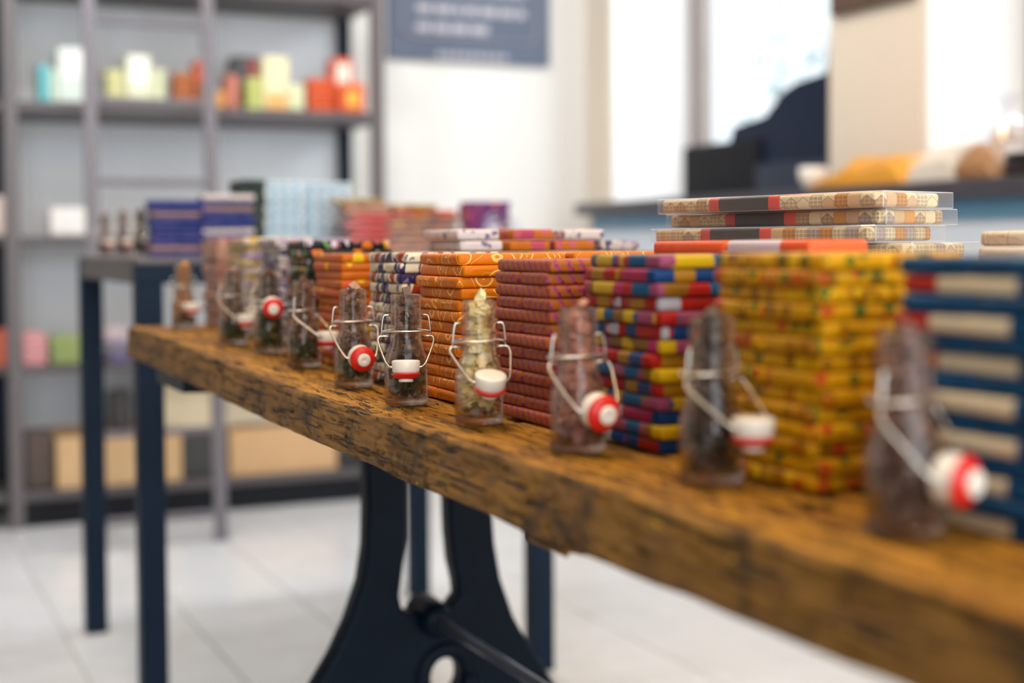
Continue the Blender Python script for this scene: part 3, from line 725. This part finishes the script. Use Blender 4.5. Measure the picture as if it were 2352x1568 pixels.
CASE.materials.append(clear('film_edge_glint', (.97, .97, .98), 1.5, .08, .30))  # white edge lines, their glint put into the colour
for p_ in CASE.polygons:
    if max(abs(c_) for c_ in p_.normal) < .98: p_.material_index = 1
CASE2 = CASE.copy(); CASE2.materials.clear(); M_c2 = clear('clear_thin_film', (.985, .985, .985), 1.35, .05, .015); CASE2.materials.append(M_c2); CASE2.materials.append(M_c2)
def gbar(mat):
    bm = bmesh.new(); rounded(bm, .250, .086, .0120, 0, .0028); return smooth_me(bm, 'wrapped_bar', mat)
GBARS = [gbar(M_house), gbar(M_house2)]
def sleeve(mat):
    bm = bmesh.new(); rounded(bm, .088, .0872, .0126, -.0003, .0030); return smooth_me(bm, 'paper_sleeve', mat)
SLV = [sleeve(M_sleeve), sleeve(sleeve_mat('scarlet_sleeve', (.46, .010, .005), (.46, .010, .005)))]
def gift(x, y, z, rz, label_case, label_bar, group, v=0, off=0.0, slide=.012, rise=.0):
    c = bpy.data.objects.new('clear_box', CASE2 if v else CASE); COL.objects.link(c); c.location = (x, y, z); c.rotation_euler = (0, rise, rz)
    tag(c, label_case, 'box', group)
    b = bpy.data.objects.new('wrapped_bar', GBARS[v]); COL.objects.link(b)
    q = Vector((math.cos(rz + R(90)), math.sin(rz + R(90)), 0)) * off + Vector((math.cos(rz), math.sin(rz), 0)) * -.003
    b.location = (x + q.x, y + q.y, z + .0009); b.rotation_euler = (0, rise, rz); tag(b, label_bar, 'chocolate bar', group + ' contents')
    s = bpy.data.objects.new('paper_sleeve', SLV[v]); COL.objects.link(s); s.parent = b; s.location = (0, slide, 0); s['label'] = 'black paper sleeve with red ends' if v == 0 else 'scarlet paper sleeve'
# main pile, four boxes in view: long side from (.753,.919) to (.694,1.178)
GZ = .7665 + .0139 * 10
riser('plain carton under the clear boxes of house-printed bars', .690, .778, .955, 1.145, GZ - .0005)
ang = math.atan2(.259, -.059) - R(90)
def gpos(cx, cy):      # near-left corner -> centre
    n1 = Vector((-math.sin(ang), math.cos(ang))); n2 = Vector((math.cos(ang), math.sin(ang)))
    return Vector((cx, cy)) + n1 * GB[0] / 2 + n2 * GB[1] / 2
wd = ['fourth from the top, under the others', 'third from the top', 'second from the top, pushed right', 'topmost']
for k in range(4):
    j = [(.768, .905), (.748, .923), (.765, .926), (.753, .919)][k]; c = gpos(*j)
    gift(c.x, c.y, GZ + .0139 * k + .0002, ang + R((1.0, .3, -1.2, 0)[k]), 'clear plastic box, %s of the pile' % wd[k], 'house-printed bar with dark sleeve inside clear box %s' % wd[k], 'clear boxes on the plank table', 0, .002, (.018, .022, .008, .020)[k])

# ------------------------------------------------------------------ tall dark steel table
DX0, DX1, DY0, DY1, DZ = .478, 1.355, 2.735, 3.52, .900
dt = thing('steel_display_table', 'tall square-legged dark steel table behind the plank table', 'table', ((DX0 + DX1) / 2, (DY0 + DY1) / 2, 0))
cx, cy = dt.location.x, dt.location.y; LW = .050
for x in (DX0, DX1 - LW):
    for y in (DY0, DY1 - LW):
        bm = bmesh.new(); box(bm, x - cx, x + LW - cx, y - cy, y + LW - cy, 0, DZ - .05, .002, 1); bm_obj('leg', bm, M_steel_shade, dt)
bm = bmesh.new(); box(bm, DX0 - cx, DX1 - cx, DY0 - cy, DY1 - cy, DZ - .012, DZ, .002, 1); bm_obj('tabletop', bm, M_steel, dt)
for a in ((DX0, DX1, DY0, DY0 + LW), (DX0, DX1, DY1 - LW, DY1), (DX0, DX0 + LW, DY0 + LW, DY1 - LW), (DX1 - LW, DX1, DY0 + LW, DY1 - LW)):
    bm = bmesh.new(); box(bm, a[0] - cx, a[1] - cx, a[2] - cy, a[3] - cy, DZ - .05, DZ - .012, .0015, 1); bm_obj('apron', bm, M_steel if a[0] == DX0 and a[1] < 1 else M_steel_shade, dt)
for lb, x, y, dgr, kd in (('farthest of the three bottles on the dark steel table', .535, 3.47, 12, 'cocoa'), ('middle of the three bottles on the dark steel table', .533, 3.21, 12, 'cocoa'), ('nearest of the three bottles on the dark steel table, beside violet bars', .540, 3.03, 30, 'black')):
    bottle(lb, x, y, DZ + .0005, dgr, 46, 86, kd, int(y * 100), 'bottles on the dark table')
def column(desc, x, y, n, T, keys, rz, group, jig=.003):
    for i in range(n):
        lay = n - 1 - i
        bar(keys[lay % len(keys)], T, x + rnd.uniform(-jig, jig), y + rnd.uniform(-jig, jig), DZ + .0004 + i * (T + .0003), rz + R(rnd.uniform(-2, 2)), '%s, %s' % (desc, ORD[lay] + (' of its stack' if lay == 0 else ' from the top')), group)
VK = ['violet', 'violet', 'mauve', 'violet', 'violet', 'violet']
for i, (x, n) in enumerate(((.566, 10), (.662, 11))):
    column('violet or mauve bar on dark table, %s stack' % ('left' if i == 0 else 'right'), x, 2.80, n, .0108, VK if i == 0 else ['speck'] + VK[1:], 0 if i == 0 else R(2), 'violet bars on the dark table')
column('added bar standing in for shaded side of ice blue stack', .729, 2.880, 14, .0108, ['ice_shade'], R(90), 'added bars for ice blue shaded side', .0015)  # added stack paints the shaded left face of the ice blue bars
for i, x in enumerate((.810, .918)):
    column('ice blue checked bar, %s stack' % ('left' if i == 0 else 'right'), x, 2.945 + .012 * i, 14, .0108, ['ice'], 0, 'ice blue bars on the dark table', .002)
# boxed orange bars lying across the dark table, loose bars on top
for k in range(6):
    gift(1.045 + (.008 if k % 2 else -.006), 2.845, DZ + .0004 + .0142 * k, R(-90) + R(rnd.uniform(-2, 2)), 'clear box of orange bar on the dark table, %s of the pile' % ('topmost' if k == 5 else ORD[5 - k] + ' from the top'), 'orange house-printed bar in the %s clear box on the dark table' % ('topmost' if k == 5 else ORD[5 - k]), 'clear boxes on the dark table', 1, -.003, -.078)
zb = DZ + .0004 + .0142 * 6 + .0004
for k, (x, y, ky, rz, dz, lb) in enumerate([(.965, 2.84, 'blush', 4, 0, 'blush bar lying on the boxed orange bars, lower'), (.968, 2.842, 'blush', -3, .0112, 'blush bar lying on the boxed orange bars, middle'), (.95, 2.84, 'olive', 2, .0224, 'olive bar lying on the blush bars'), (1.075, 2.85, 'rust', 8, 0, 'rust orange bar on the boxed bars, right of the blush bars'), (1.073, 2.848, 'olive', 3, .0112, 'olive bar on top of the rust orange bar'), (1.14, 2.905, 'scarlet', -6, 0, 'scarlet bar at the right end of the boxed bars')]):
    bar(ky, .0108, x, y, zb + dz, R(rz), lb, 'loose bars on the boxed bars')
for k in range(10):
    bar('berry' if k else 'blush', .0112, 1.262 + rnd.uniform(-.003, .003), 2.885, DZ + .0004 + .0116 * k, R(rnd.uniform(-3, 3)), 'violet and coral bar at dark table right end, %s' % (ORD[9 - k] + (' of its stack' if k == 9 else ' from the top')), 'violet and coral bars')
t = thing('cellophane_pouch', 'shiny clear cellophane pouch before the violet and coral bars', 'pouch', (1.255, 2.79, DZ + .0005))
bm = bmesh.new()
lathe(bm, [(0, 0), (.05, .001), (.056, .01), (.054, .05), (.045, .075), (.02, .088), (.012, .092)], 14)
for v in bm.verts: v.co.y *= .42; v.co += Vector((.005 * noise.noise(v.co * 60), .006 * noise.noise(v.co * 55 + Vector((4, 1, 0))), 0)) if v.co.z > .005 else Vector()
bm_obj('pouch_film', bm, clear('crinkled_cellophane', (.90, .92, .95), 1.6, .08), t)
bm = bmesh.new()
for k in range(9):
    a = k * 2.4; box(bm, -.012 + .022 * math.cos(a), .008 + .022 * math.cos(a), -.007, .007, .004 + .007 * k, .0105 + .007 * k, .002, 1)
o = bm_obj('sweets', bm, plain('pale_pink_sugar', (.62, .40, .34), .5), t); o['kind'] = 'stuff'

# ------------------------------------------------------------------ shelving against the back wall
SX0, SX1, SY0, SY1 = .437, 1.742, 4.875, 5.305
sh = thing('shelving_unit', 'grey-brown steel shelving unit against the back wall', 'shelf', ((SX0 + SX1) / 2, (SY0 + SY1) / 2, 0))
cx, cy = sh.location.x, sh.location.y
for x in (SX0, SX1 - .045):
    for y, mt in ((SY0, M_steel), (SY1 - .045, M_steel_shade)):
        bm = bmesh.new(); box(bm, x - cx, x + .045 - cx, y - cy, y + .045 - cy, 0, 2.3, .002, 1); bm_obj('post', bm, mt, sh)
M_shelf = plain('dark_taupe_shelf', (.085, .072, .075), .5, 0, .15, 8)
SHZ = []
for z1, th in ((.118, .03), (.532, .022), (.960, .022), (1.402, .036), (1.825, .036), (2.24, .036)):
    bm = bmesh.new(); box(bm, SX0 + .005 - cx, SX1 - .005 - cx, SY0 + .012 - cy, SY1 - .012 - cy, z1 - th, z1, .002, 1); bm_obj('shelf_board', bm, M_shelf, sh)
M_back = plain('pale_blue_grey_panel', (.78, .81, .84), .6, 0, .03, 4)
bm = bmesh.new(); box(bm, SX0 + .046 - cx, SX1 - .048 - cx, SY1 - .012 - cy, SY1 - .004 - cy, .118, 2.24); bm_obj('back_panel', bm, M_back, sh)
bm = bmesh.new(); box(bm, SX0 + .05 - cx, SX1 - .05 - cx, SY0 + .03 - cy, SY0 + .05 - cy, .004, .088); bm_obj('plinth', bm, M_dark, sh)
# neighbouring unit, only its right edge in the frame
nb = thing('shelving_unit', 'neighbouring shelving unit cut off by the left edge of the picture', 'shelf', (-.1, (SY0 + SY1) / 2, 0))
for z1, th in ((.118, .03), (.532, .022), (.960, .022), (1.402, .036), (1.825, .036)):
    bm = bmesh.new(); box(bm, -.5, .53, SY0 + .012 - cy, SY1 - .012 - cy, z1 - th, z1, .002, 1); bm_obj('shelf_board', bm, M_shelf, nb)
for x in (-.5, .485):
    bm = bmesh.new(); box(bm, x, x + .045, SY1 - .045 - cy, SY1 - cy, 0, 2.3, .002, 1); bm_obj('post', bm, M_steel_shade, nb)
bm = bmesh.new(); box(bm, -.5, .44, SY0 + .03 - cy, SY0 + .05 - cy, .004, .088); bm_obj('plinth', bm, M_dark, nb)

# things on the shelves: (name, label, x0, x1, depth, z, height, colour, label colour or None, category)
def packet(label, x0, x1, z, h, col, patch=None, yf=4.93, dep=.10, name='confectionery_packet', cat='packet', group='packets on the upper shelf', slices=0, band=None):
    t = thing(name, label, cat, ((x0 + x1) / 2, yf + dep / 2, z), 0, group); w_ = (x1 - x0) / 2; d_ = dep / 2
    mt = plain(name + '_card', col, .42, 0, .1, 25)
    bm = bmesh.new(); box(bm, -w_, w_, -d_, d_, 0, h, min(.008, w_ * .3), 2); bm_obj('packet_body', bm, mt, t)
    if patch:
        pc, a, b, c, d = patch
        bm = bmesh.new(); box(bm, -w_ + 2 * w_ * a, -w_ + 2 * w_ * b, -d_ - .0015, -d_ + .002, h * c, h * d, .001, 1); bm_obj('front_label', bm, plain('label_paper', pc, .5, 0, .05, 30), t)
    return t
def stackpk(desc, x0, x1, z, h, cols, n, group, yf=4.95, dep=.09):
    """stack of n flat packets"""
    T = h / n
    for i in range(n):
        w_ = (x1 - x0) / 2; bm = bmesh.new(); box(bm, -w_, w_, -dep / 2, dep / 2, 0, T - .0006, T * .28, 2)
        key = desc + str(i % len(cols))
        o = bm_obj('flat_packet', bm, plain('wrapper', cols[i % len(cols)], .4, 0, .12, 30), None, ((x0 + x1) / 2 + rnd.uniform(-.002, .002), yf + dep / 2, z + i * T + .0004))
        lay = n - 1 - i
        tag(o, '%s, %s' % (desc, ORD[lay] + (' of its stack' if lay == 0 else ' from the top')), 'packet', group)
Z4, Z3, Z2, Z1 = 1.4022, .9602, .5322, .1182
packet('slim teal packet at the left of the upper shelf', .556, .588, Z4, .125, (.10, .42, .44))
packet('low mint green packet between teal packet and tall mint box', .590, .613, Z4, .11, (.52, .62, .50))
packet('tall mint white box on the upper shelf beside the ladder', .615, .712, Z4, .185, (.66, .74, .66), ((.86, .84, .80), .12, .88, .45, .93))
stackpk('pale yellow flat packet, stack left of the tall pale yellow box', .783, .846, Z4, .125, [(.70, .66, .32), (.66, .62, .28)], 6, 'pale yellow packets left', 5.0)
packet('tall pale yellow box with white label between two low stacks', .847, .930, Z4, .178, (.74, .72, .48), ((.90, .88, .80), .1, .9, .42, .95), 4.98)
stackpk('pale lime flat packet, stack right of the tall pale yellow box', .932, .984, Z4, .135, [(.70, .72, .48), (.66, .68, .42)], 6, 'pale yellow packets right', 5.0)
stackpk('rust orange flat packet, stack left of the ladder rail', 1.012, 1.082, Z4, .125, [(.42, .12, .03), (.50, .15, .03)], 6, 'rust packets', 5.0)
packet('tall red-orange packet half hidden by the ladder rail', 1.084, 1.135, Z4, .170, (.58, .09, .03), ((.25, .10, .03), .1, .8, .2, .55), 4.99)
packet('small orange packet just right of the ladder rail', 1.140, 1.176, Z4, .060, (.70, .30, .06))
packet('slim salmon pink packet right of the ladder rail', 1.182, 1.220, Z4, .118, (.62, .20, .14), ((.45, .14, .08), .05, .4, .05, .95))
packet('tall black packet with dark red panel', 1.226, 1.322, Z4, .200, (.05, .05, .055), ((.30, .04, .05), .58, .98, .48, .93), 5.03)
stackpk('yellow-green flat packet, stack before the black packet', 1.250, 1.310, Z4, .110, [(.50, .52, .16), (.45, .48, .13)], 5, 'yellow-green packets', 4.93)
packet('tall cream packet with orange lower panel', 1.311, 1.405, Z4, .190, (.72, .66, .40), ((.72, .38, .12), .1, .9, .03, .32), 4.93)
packet('low pale green packet right of the tall cream packet', 1.407, 1.460, Z4, .095, (.62, .64, .40))
stackpk('bright orange-red flat packet at the right end of the upper shelf', 1.480, 1.572, Z4, .122, [(.66, .10, .02), (.60, .085, .016)], 6, 'orange-red packets')
packet('tall orange-red packet with oval white label', 1.575, 1.652, Z4, .200, (.66, .08, .025), ((.84, .74, .62), .16, .84, .52, .90), 4.96)
packet('low orange-red packet with yellow dot', 1.580, 1.672, Z4, .105, (.66, .10, .02), ((.80, .42, .05), .28, .72, .2, .7), 4.86 + .03, .055)
packet('plain white box on the middle shelf', .583, .716, Z3, .095, (.82, .78, .74), None, 4.93, .10, 'gift_carton', 'box', 'boxes on the middle shelf')
packet('pinkish white box at the left edge on the middle shelf', .375, .458, Z3, .132, (.72, .56, .48), None, 4.93, .10, 'gift_carton', 'box', 'boxes on the middle shelf')
stackpk('vermilion flat packet at the left edge of the lower shelf', .372, .455, Z2, .120, [(.66, .13, .06), (.62, .11, .05)], 6, 'vermilion packets')
stackpk('rose pink flat packet on the lower shelf beside the post', .490, .566, Z2, .108, [(.72, .33, .34), (.68, .29, .30)], 6, 'rose packets')
stackpk('moss green flat packet on the lower shelf', .582, .686, Z2, .096, [(.28, .36, .11), (.33, .42, .14)], 5, 'moss packets')
stackpk('lilac flat packet on the lower shelf', .772, .840, Z2, .070, [(.16, .13, .32), (.22, .18, .36)], 4, 'lilac packets')
packet('pale pink box standing behind the lilac packets', .772, .850, Z2, .115, (.72, .58, .58), None, 5.06, .08, 'gift_carton', 'box', 'boxes on the lower shelf')
def crate(label, x0, x1, y0, y1, z, h, col, grip=True):
    t = thing('wooden_crate', label, 'crate', ((x0 + x1) / 2, (y0 + y1) / 2, z), 0, 'crates on the bottom shelf')
    mt = plain('pale_ply', col, .55, 0, .08, 9); a, b = (x1 - x0) / 2, (y1 - y0) / 2
    for nm, q in (('front_panel', (-a, a, -b, -b + .012)), ('back_panel', (-a, a, b - .012, b)), ('side_panel', (-a, -a + .012, -b + .012, b - .012)), ('side_panel', (a - .012, a, -b + .012, b - .012))):
        bm = bmesh.new(); box(bm, *q, 0, h, .001, 1); bm_obj(nm, bm, mt, t)
    bm = bmesh.new(); box(bm, -a + .012, a - .012, -b + .012, b - .012, .002, .012); bm_obj('bottom_panel', bm, mt, t)
crate('pale plywood crate on the bottom shelf behind the dark table legs', .590, 1.004, 4.915, 5.22, Z1, .172, (.62, .40, .20))
crate('wide pale plywood crate on the bottom shelf right of the ladder', 1.172, 1.560, 4.915, 5.22, Z1, .165, (.60, .37, .18))
packet('beige carton standing on the plywood crate', .940, 1.125, Z1 + .1725, .165, (.66, .56, .38), None, 4.96, .20, 'gift_carton', 'box', 'boxes on the bottom shelf')
packet('cream carton behind the ladder above the wide crate', 1.175, 1.40, Z1 + .1655, .12, (.70, .62, .46), None, 5.0, .18, 'gift_carton', 'box', 'boxes on the bottom shelf')
packet('black box between crate and ladder on the bottom shelf', 1.012, 1.128, Z1, .150, (.035, .035, .035), None, 4.95, .15, 'gift_carton', 'box', 'boxes on the bottom shelf')
packet('dark brown box at the left of the bottom shelf', .495, .584, Z1, .185, (.085, .055, .04), None, 4.94, .16, 'gift_carton', 'box', 'boxes on the bottom shelf')
packet('black tin standing on the plywood crate', .782, .850, Z1 + .1725, .135, (.05, .045, .04), None, 5.0, .10, 'gift_carton', 'box', 'boxes on the bottom shelf')
packet('low black box at the right end of the bottom shelf', 1.574, 1.690, Z1, .080, (.02, .022, .026), None, 4.95, .14, 'gift_carton', 'box', 'boxes on the bottom shelf')

# ladder leaning on the shelving
ld = thing('ladder', 'grey-brown steel ladder leaning against the shelving unit', 'ladder', (.85, 4.40, 0))
def rail(x0, x1):
    bm = bmesh.new(); a, b = Vector((x0 - .85, .012, 0)), Vector((x1 - .85, .44, 2.35)); d = (b - a)
    vs = []
    for p in (a, b):
        vs.append([bm.verts.new(p + Vector((sx * .020, sy * .011, 0))) for sx, sy in ((-1, -1), (1, -1), (1, 1), (-1, 1))])
    for i in range(4): bm.faces.new((vs[0][i], vs[0][(i + 1) % 4], vs[1][(i + 1) % 4], vs[1][i]))
    bm.faces.new(vs[0][::-1]); bm.faces.new(vs[1]); bmesh.ops.recalc_face_normals(bm, faces=bm.faces)
    return bm_obj('rail', bm, M_ladder, ld)
M_ladder = plain('ladder_steel', (.13, .115, .13), .45, 0, .12, 8)
lx = lambda z: .648 + (.045 * z / 2.0); rx = lambda z: 1.020 + (.055 * z / 2.0)
rail(lx(0), lx(2.35)); rail(rx(0), rx(2.35))
for z in (.085, .345, .605, .865, 1.128, 1.390, 1.648, 1.91, 2.17):
    yy = .012 + .428 * z / 2.35; bm = bmesh.new(); box(bm, lx(z) - .85, rx(z) - .85, yy - .011, yy + .011, z - .011, z + .011, .003, 1); bm_obj('rung', bm, M_ladder, ld)

# ------------------------------------------------------------------ notice board on the back wall
M_slate = plain('blue_slate_board', (.085, .105, .155), .5, 0, .12, 6)
M_chalk = plain('pale_lettering', (.42, .40, .44), .7, 0, .05, 10)
nbd = thing('notice_board', 'dark slate notice board with pale lettering on the back wall', 'sign', (2.273, 5.338, 1.664))
bm = bmesh.new(); box(bm, -.356, .356, -.012, .011, 0, 1.0, .002, 1); bm_obj('board', bm, M_slate, nbd)
rr_ = []
for cxx, cz, a0 in ((.25, .135, -90), (.25, .92, 0), (-.25, .92, 90), (-.25, .135, 180)):
    for i in range(7): a = R(a0 + 15 * i); rr_.append((cxx + .045 * math.cos(a), -.0125, cz + .045 * math.sin(a)))
rr_.append(rr_[0]); bm = bmesh.new(); tube(bm, rr_, .007, 6); bm_obj('border_line', bm, plain('slate_border', (.22, .215, .26), .7), nbd, None, True)
bm = bmesh.new(); rb = random.Random(5)
for z, x1 in ((.130, .075), (.205, .225), (.285, .225), (.365, .16), (.445, .22), (.525, .2), (.62, .1)):
    x = -.235
    while x < x1:
        ww = min(rb.uniform(.03, .08), x1 - x + .02); box(bm, x, x + ww, -.0132, -.0118, z - .017, z + .017); x += ww + .012
tag(bm_obj('lettering', bm, M_chalk, nbd), kind='stuff')
bm = bmesh.new()
for i in range(9): box(bm, -.145 + .035 * i, -.145 + .035 * i + .022, -.0132, -.0118, .008, .035)
tag(bm_obj('lettering', bm, M_chalk, nbd), kind='stuff')
pl = thing('wooden_plaque', 'dark brown wooden plaque high on the cream wall pier', 'sign', (2.792, 3.465, 1.632))
bm = bmesh.new(); box(bm, -.012, .012, -.19, .19, 0, .55, .004, 1); bm_obj('plaque_board', bm, plain('dark_walnut', (.10, .055, .035), .45, 0, .2, 12), pl)

# ------------------------------------------------------------------ counter by the windows and what stands on it
CZ = 1.078
ct = thing('service_counter', 'pale blue service counter with dark worktop by the windows', 'counter', (2.85, 3.3, 0))
bm = bmesh.new(); box(bm, -.35, -.06, -1.5, 1.56, CZ - .045, CZ, .004, 1); bm_obj('worktop', bm, plain('dark_slate_worktop', (.05, .047, .058), .35, 0, .1, 8), ct)
bm = bmesh.new(); box(bm, -.30, -.06, -1.46, 1.50, .08, CZ - .0455, .003, 1); bm_obj('counter_body', bm, plain('pale_blue_laminate', (.62, .68, .74), .4, 0, .04, 5), ct)
bm = bmesh.new(); box(bm, -.312, -.3, -1.46, 1.50, CZ - .10, CZ - .046, .002, 1); bm_obj('blue_rail', bm, plain('teal_blue_strip', (.10, .24, .36), .35), ct)
bm = bmesh.new(); box(bm, -.27, -.06, -1.44, 1.48, 0, .08); bm_obj('plinth', bm, M_dark, ct)
bm = bmesh.new(); box(bm, X1r + .012, 3.19, 3.687, 5.12, 1.0, 1.085, .003); struct('trim_3', bm, plain('grey_window_sill', (.30, .27, .29), .5))
# cash machine on the sill: a base box with a raised slanted screen
cm = thing('cash_machine', 'black stepped cash machine with raised screen in the window niche', 'cash register', (3.0, 4.25, 1.0855))
bm = bmesh.new(); box(bm, -.15, .13, -.10, .395, 0, .205, .012, 2); bm_obj('machine_base', bm, M_dark, cm)
bm = bmesh.new(); box(bm, -.16, .13, -.52, -.101, 0, .11, .008, 2); bm_obj('cash_drawer', bm, plain('navy_plastic', (.012, .022, .05), .4, 0, .2, 10), cm)
bm = bmesh.new(); vs = [(.10, .205), (.08, .255), (-.12, .278), (-.225, .352), (-.30, .375), (-.52, .395), (-.52, .1105), (-.101, .1105), (-.101, .206)]
a = [bm.verts.new((-.13, y, z)) for y, z in vs]; b = [bm.verts.new((.10, y, z)) for y, z in vs]
bm.faces.new(a); bm.faces.new(b[::-1])
for i in range(len(vs)): bm.faces.new((a[i], b[i], b[(i + 1) % len(vs)], a[(i + 1) % len(vs)]))
bmesh.ops.recalc_face_normals(bm, faces=bm.faces); bm_obj('screen_housing', bm, plain('blue_black_plastic', (.007, .014, .038), .45, 0, .2, 10, 0, .2), cm)
cup = thing('cup', 'white porcelain cup at the edge of the dark worktop', 'cup', (2.575, 3.46, CZ + .0005))
bm = bmesh.new(); lathe(bm, [(0, 0), (.022, 0), (.026, .004), (.040, .03), (.043, .066), (.041, .067), (.038, .03), (.02, .006), (0, .005)], 28); bm_obj('cup_body', bm, plain('white_porcelain', (.80, .74, .66), .25), cup, None, True)
bm = bmesh.new(); tube(bm, [(.040, 0, .055), (.058, 0, .054), (.062, 0, .038), (.052, 0, .022), (.038, 0, .022)], .004, 8); bm_obj('handle', bm, plain('white_glaze', (.80, .74, .66), .25), cup, None, True)
def slump(name, label, cat, loc, prof, depth, mat, rz=90, jit=.012, seed=0, extra=None, group=None):
    """soft bag: a silhouette (along the counter, height) with rounded depth and crumples"""
    t = thing(name, label, cat, loc, R(rz), group); bm = bmesh.new(); n = 9; rows = []
    for j in range(n):
        v = j / (n - 1) * 2 - 1; s = math.sqrt(max(0, 1 - .72 * v * v)); y = v * depth / 2
        rows.append([bm.verts.new((x * (.9 + .1 * s) + jit * .6 * noise.noise((x * 30, v * 2, seed)), y + jit * noise.noise((x * 25, z * 25, seed + v)), max(.0005, z * s + (jit * noise.noise((x * 22, v * 3, seed + 5)) if z > .01 else 0)))) for x, z in prof])
    for a, b in zip(rows, rows[1:]):
        for i in range(len(prof) - 1): bm.faces.new((a[i], a[i + 1], b[i + 1], b[i]))
    bm.faces.new(rows[0]); bm.faces.new(rows[-1][::-1])
    bmesh.ops.recalc_face_normals(bm, faces=bm.faces); bm_obj('bag_body', bm, mat, t); return t
M_amber = plain('amber_paper', (.62, .27, .015), .5, 0, .25, 12, .3)
M_kraft = plain('kraft_paper', (.30, .14, .05), .6, 0, .2, 14, .3)
slump('paper_bag', 'amber yellow paper bag lying slumped on the counter', 'bag', (2.60, 3.20, CZ + .0005), [(.235, 0), (.17, .03), (.10, .055), (.045, .088), (-.02, .078), (-.09, .084), (-.16, .08), (-.20, .03), (-.22, 0)][::-1], .16, M_amber, 90, .010, 3)
slump('paper_bag', 'creased white paper bag right of the amber bag', 'bag', (2.575, 2.885, CZ + .0005), [(.10, 0), (.085, .05), (.04, .085), (-.03, .10), (-.075, .098), (-.085, .04), (-.09, 0)][::-1], .12, plain('white_bag_paper', (.72, .64, .54), .6, 0, .08, 14, .3), 90, .008, 8)
slump('paper_bag', 'brown kraft bag with dark fold hanging over the counter edge', 'bag', (2.575, 2.735, CZ + .0005), [(.055, 0), (.06, .05), (.03, .09), (-.03, .07), (-.06, .03), (-.07, 0)][::-1], .12, M_kraft, 90, .008, 12)
t = thing('leather_case', 'dark leather case at the right edge of the counter', 'case', (2.60, 2.57, CZ + .0005))
bm = bmesh.new(); box(bm, -.06, .06, -.10, .09, 0, .06, .014, 3); bm_obj('case_body', bm, plain('dark_leather', (.03, .018, .02), .4, 0, .2, 20), t, None, True)
bm = bmesh.new(); tube(bm, soft([(-.061, -.04, .04), (-.075, -.04, .05), (-.075, .04, .05), (-.061, .04, .04)], 4, .3), .005, 8); bm_obj('handle', bm, M_dark, t, None, True)
t = thing('cellophane_bag', 'tall clear cellophane gift bag with pale biscuits at the right edge', 'bag', (2.62, 2.75, CZ + .0605))
t.location = (2.735, 2.85, CZ + .0005)
bm = bmesh.new(); lathe(bm, [(0, 0), (.055, 0), (.075, .02), (.07, .10), (.055, .15), (.018, .175), (.03, .20), (.055, .23)], 16)
for v in bm.verts: v.co += Vector((noise.noise(v.co * 40), noise.noise(v.co * 40 + Vector((3, 2, 1))), 0)) * .008 * (1 if v.co.z > .002 else 0)
bm_obj('bag_film', bm, clear('cellophane', (.93, .93, .95), 1.6, .08), t)
bm = bmesh.new()
for k in range(14):
    a = k * 2.4; q = bmesh.ops.create_cone(bm, cap_ends=True, segments=12, radius1=.026, radius2=.026, depth=.009)['verts']
    for v in q: v.co = Matrix.Rotation(.5 * math.sin(k), 3, 'X') @ v.co + Vector((.03 * math.cos(a), .03 * math.sin(a), .016 + .009 * k))
o = bm_obj('biscuits', bm, plain('pale_biscuit', (.66, .52, .42), .7, 0, .1, 40), t); o['kind'] = 'stuff'
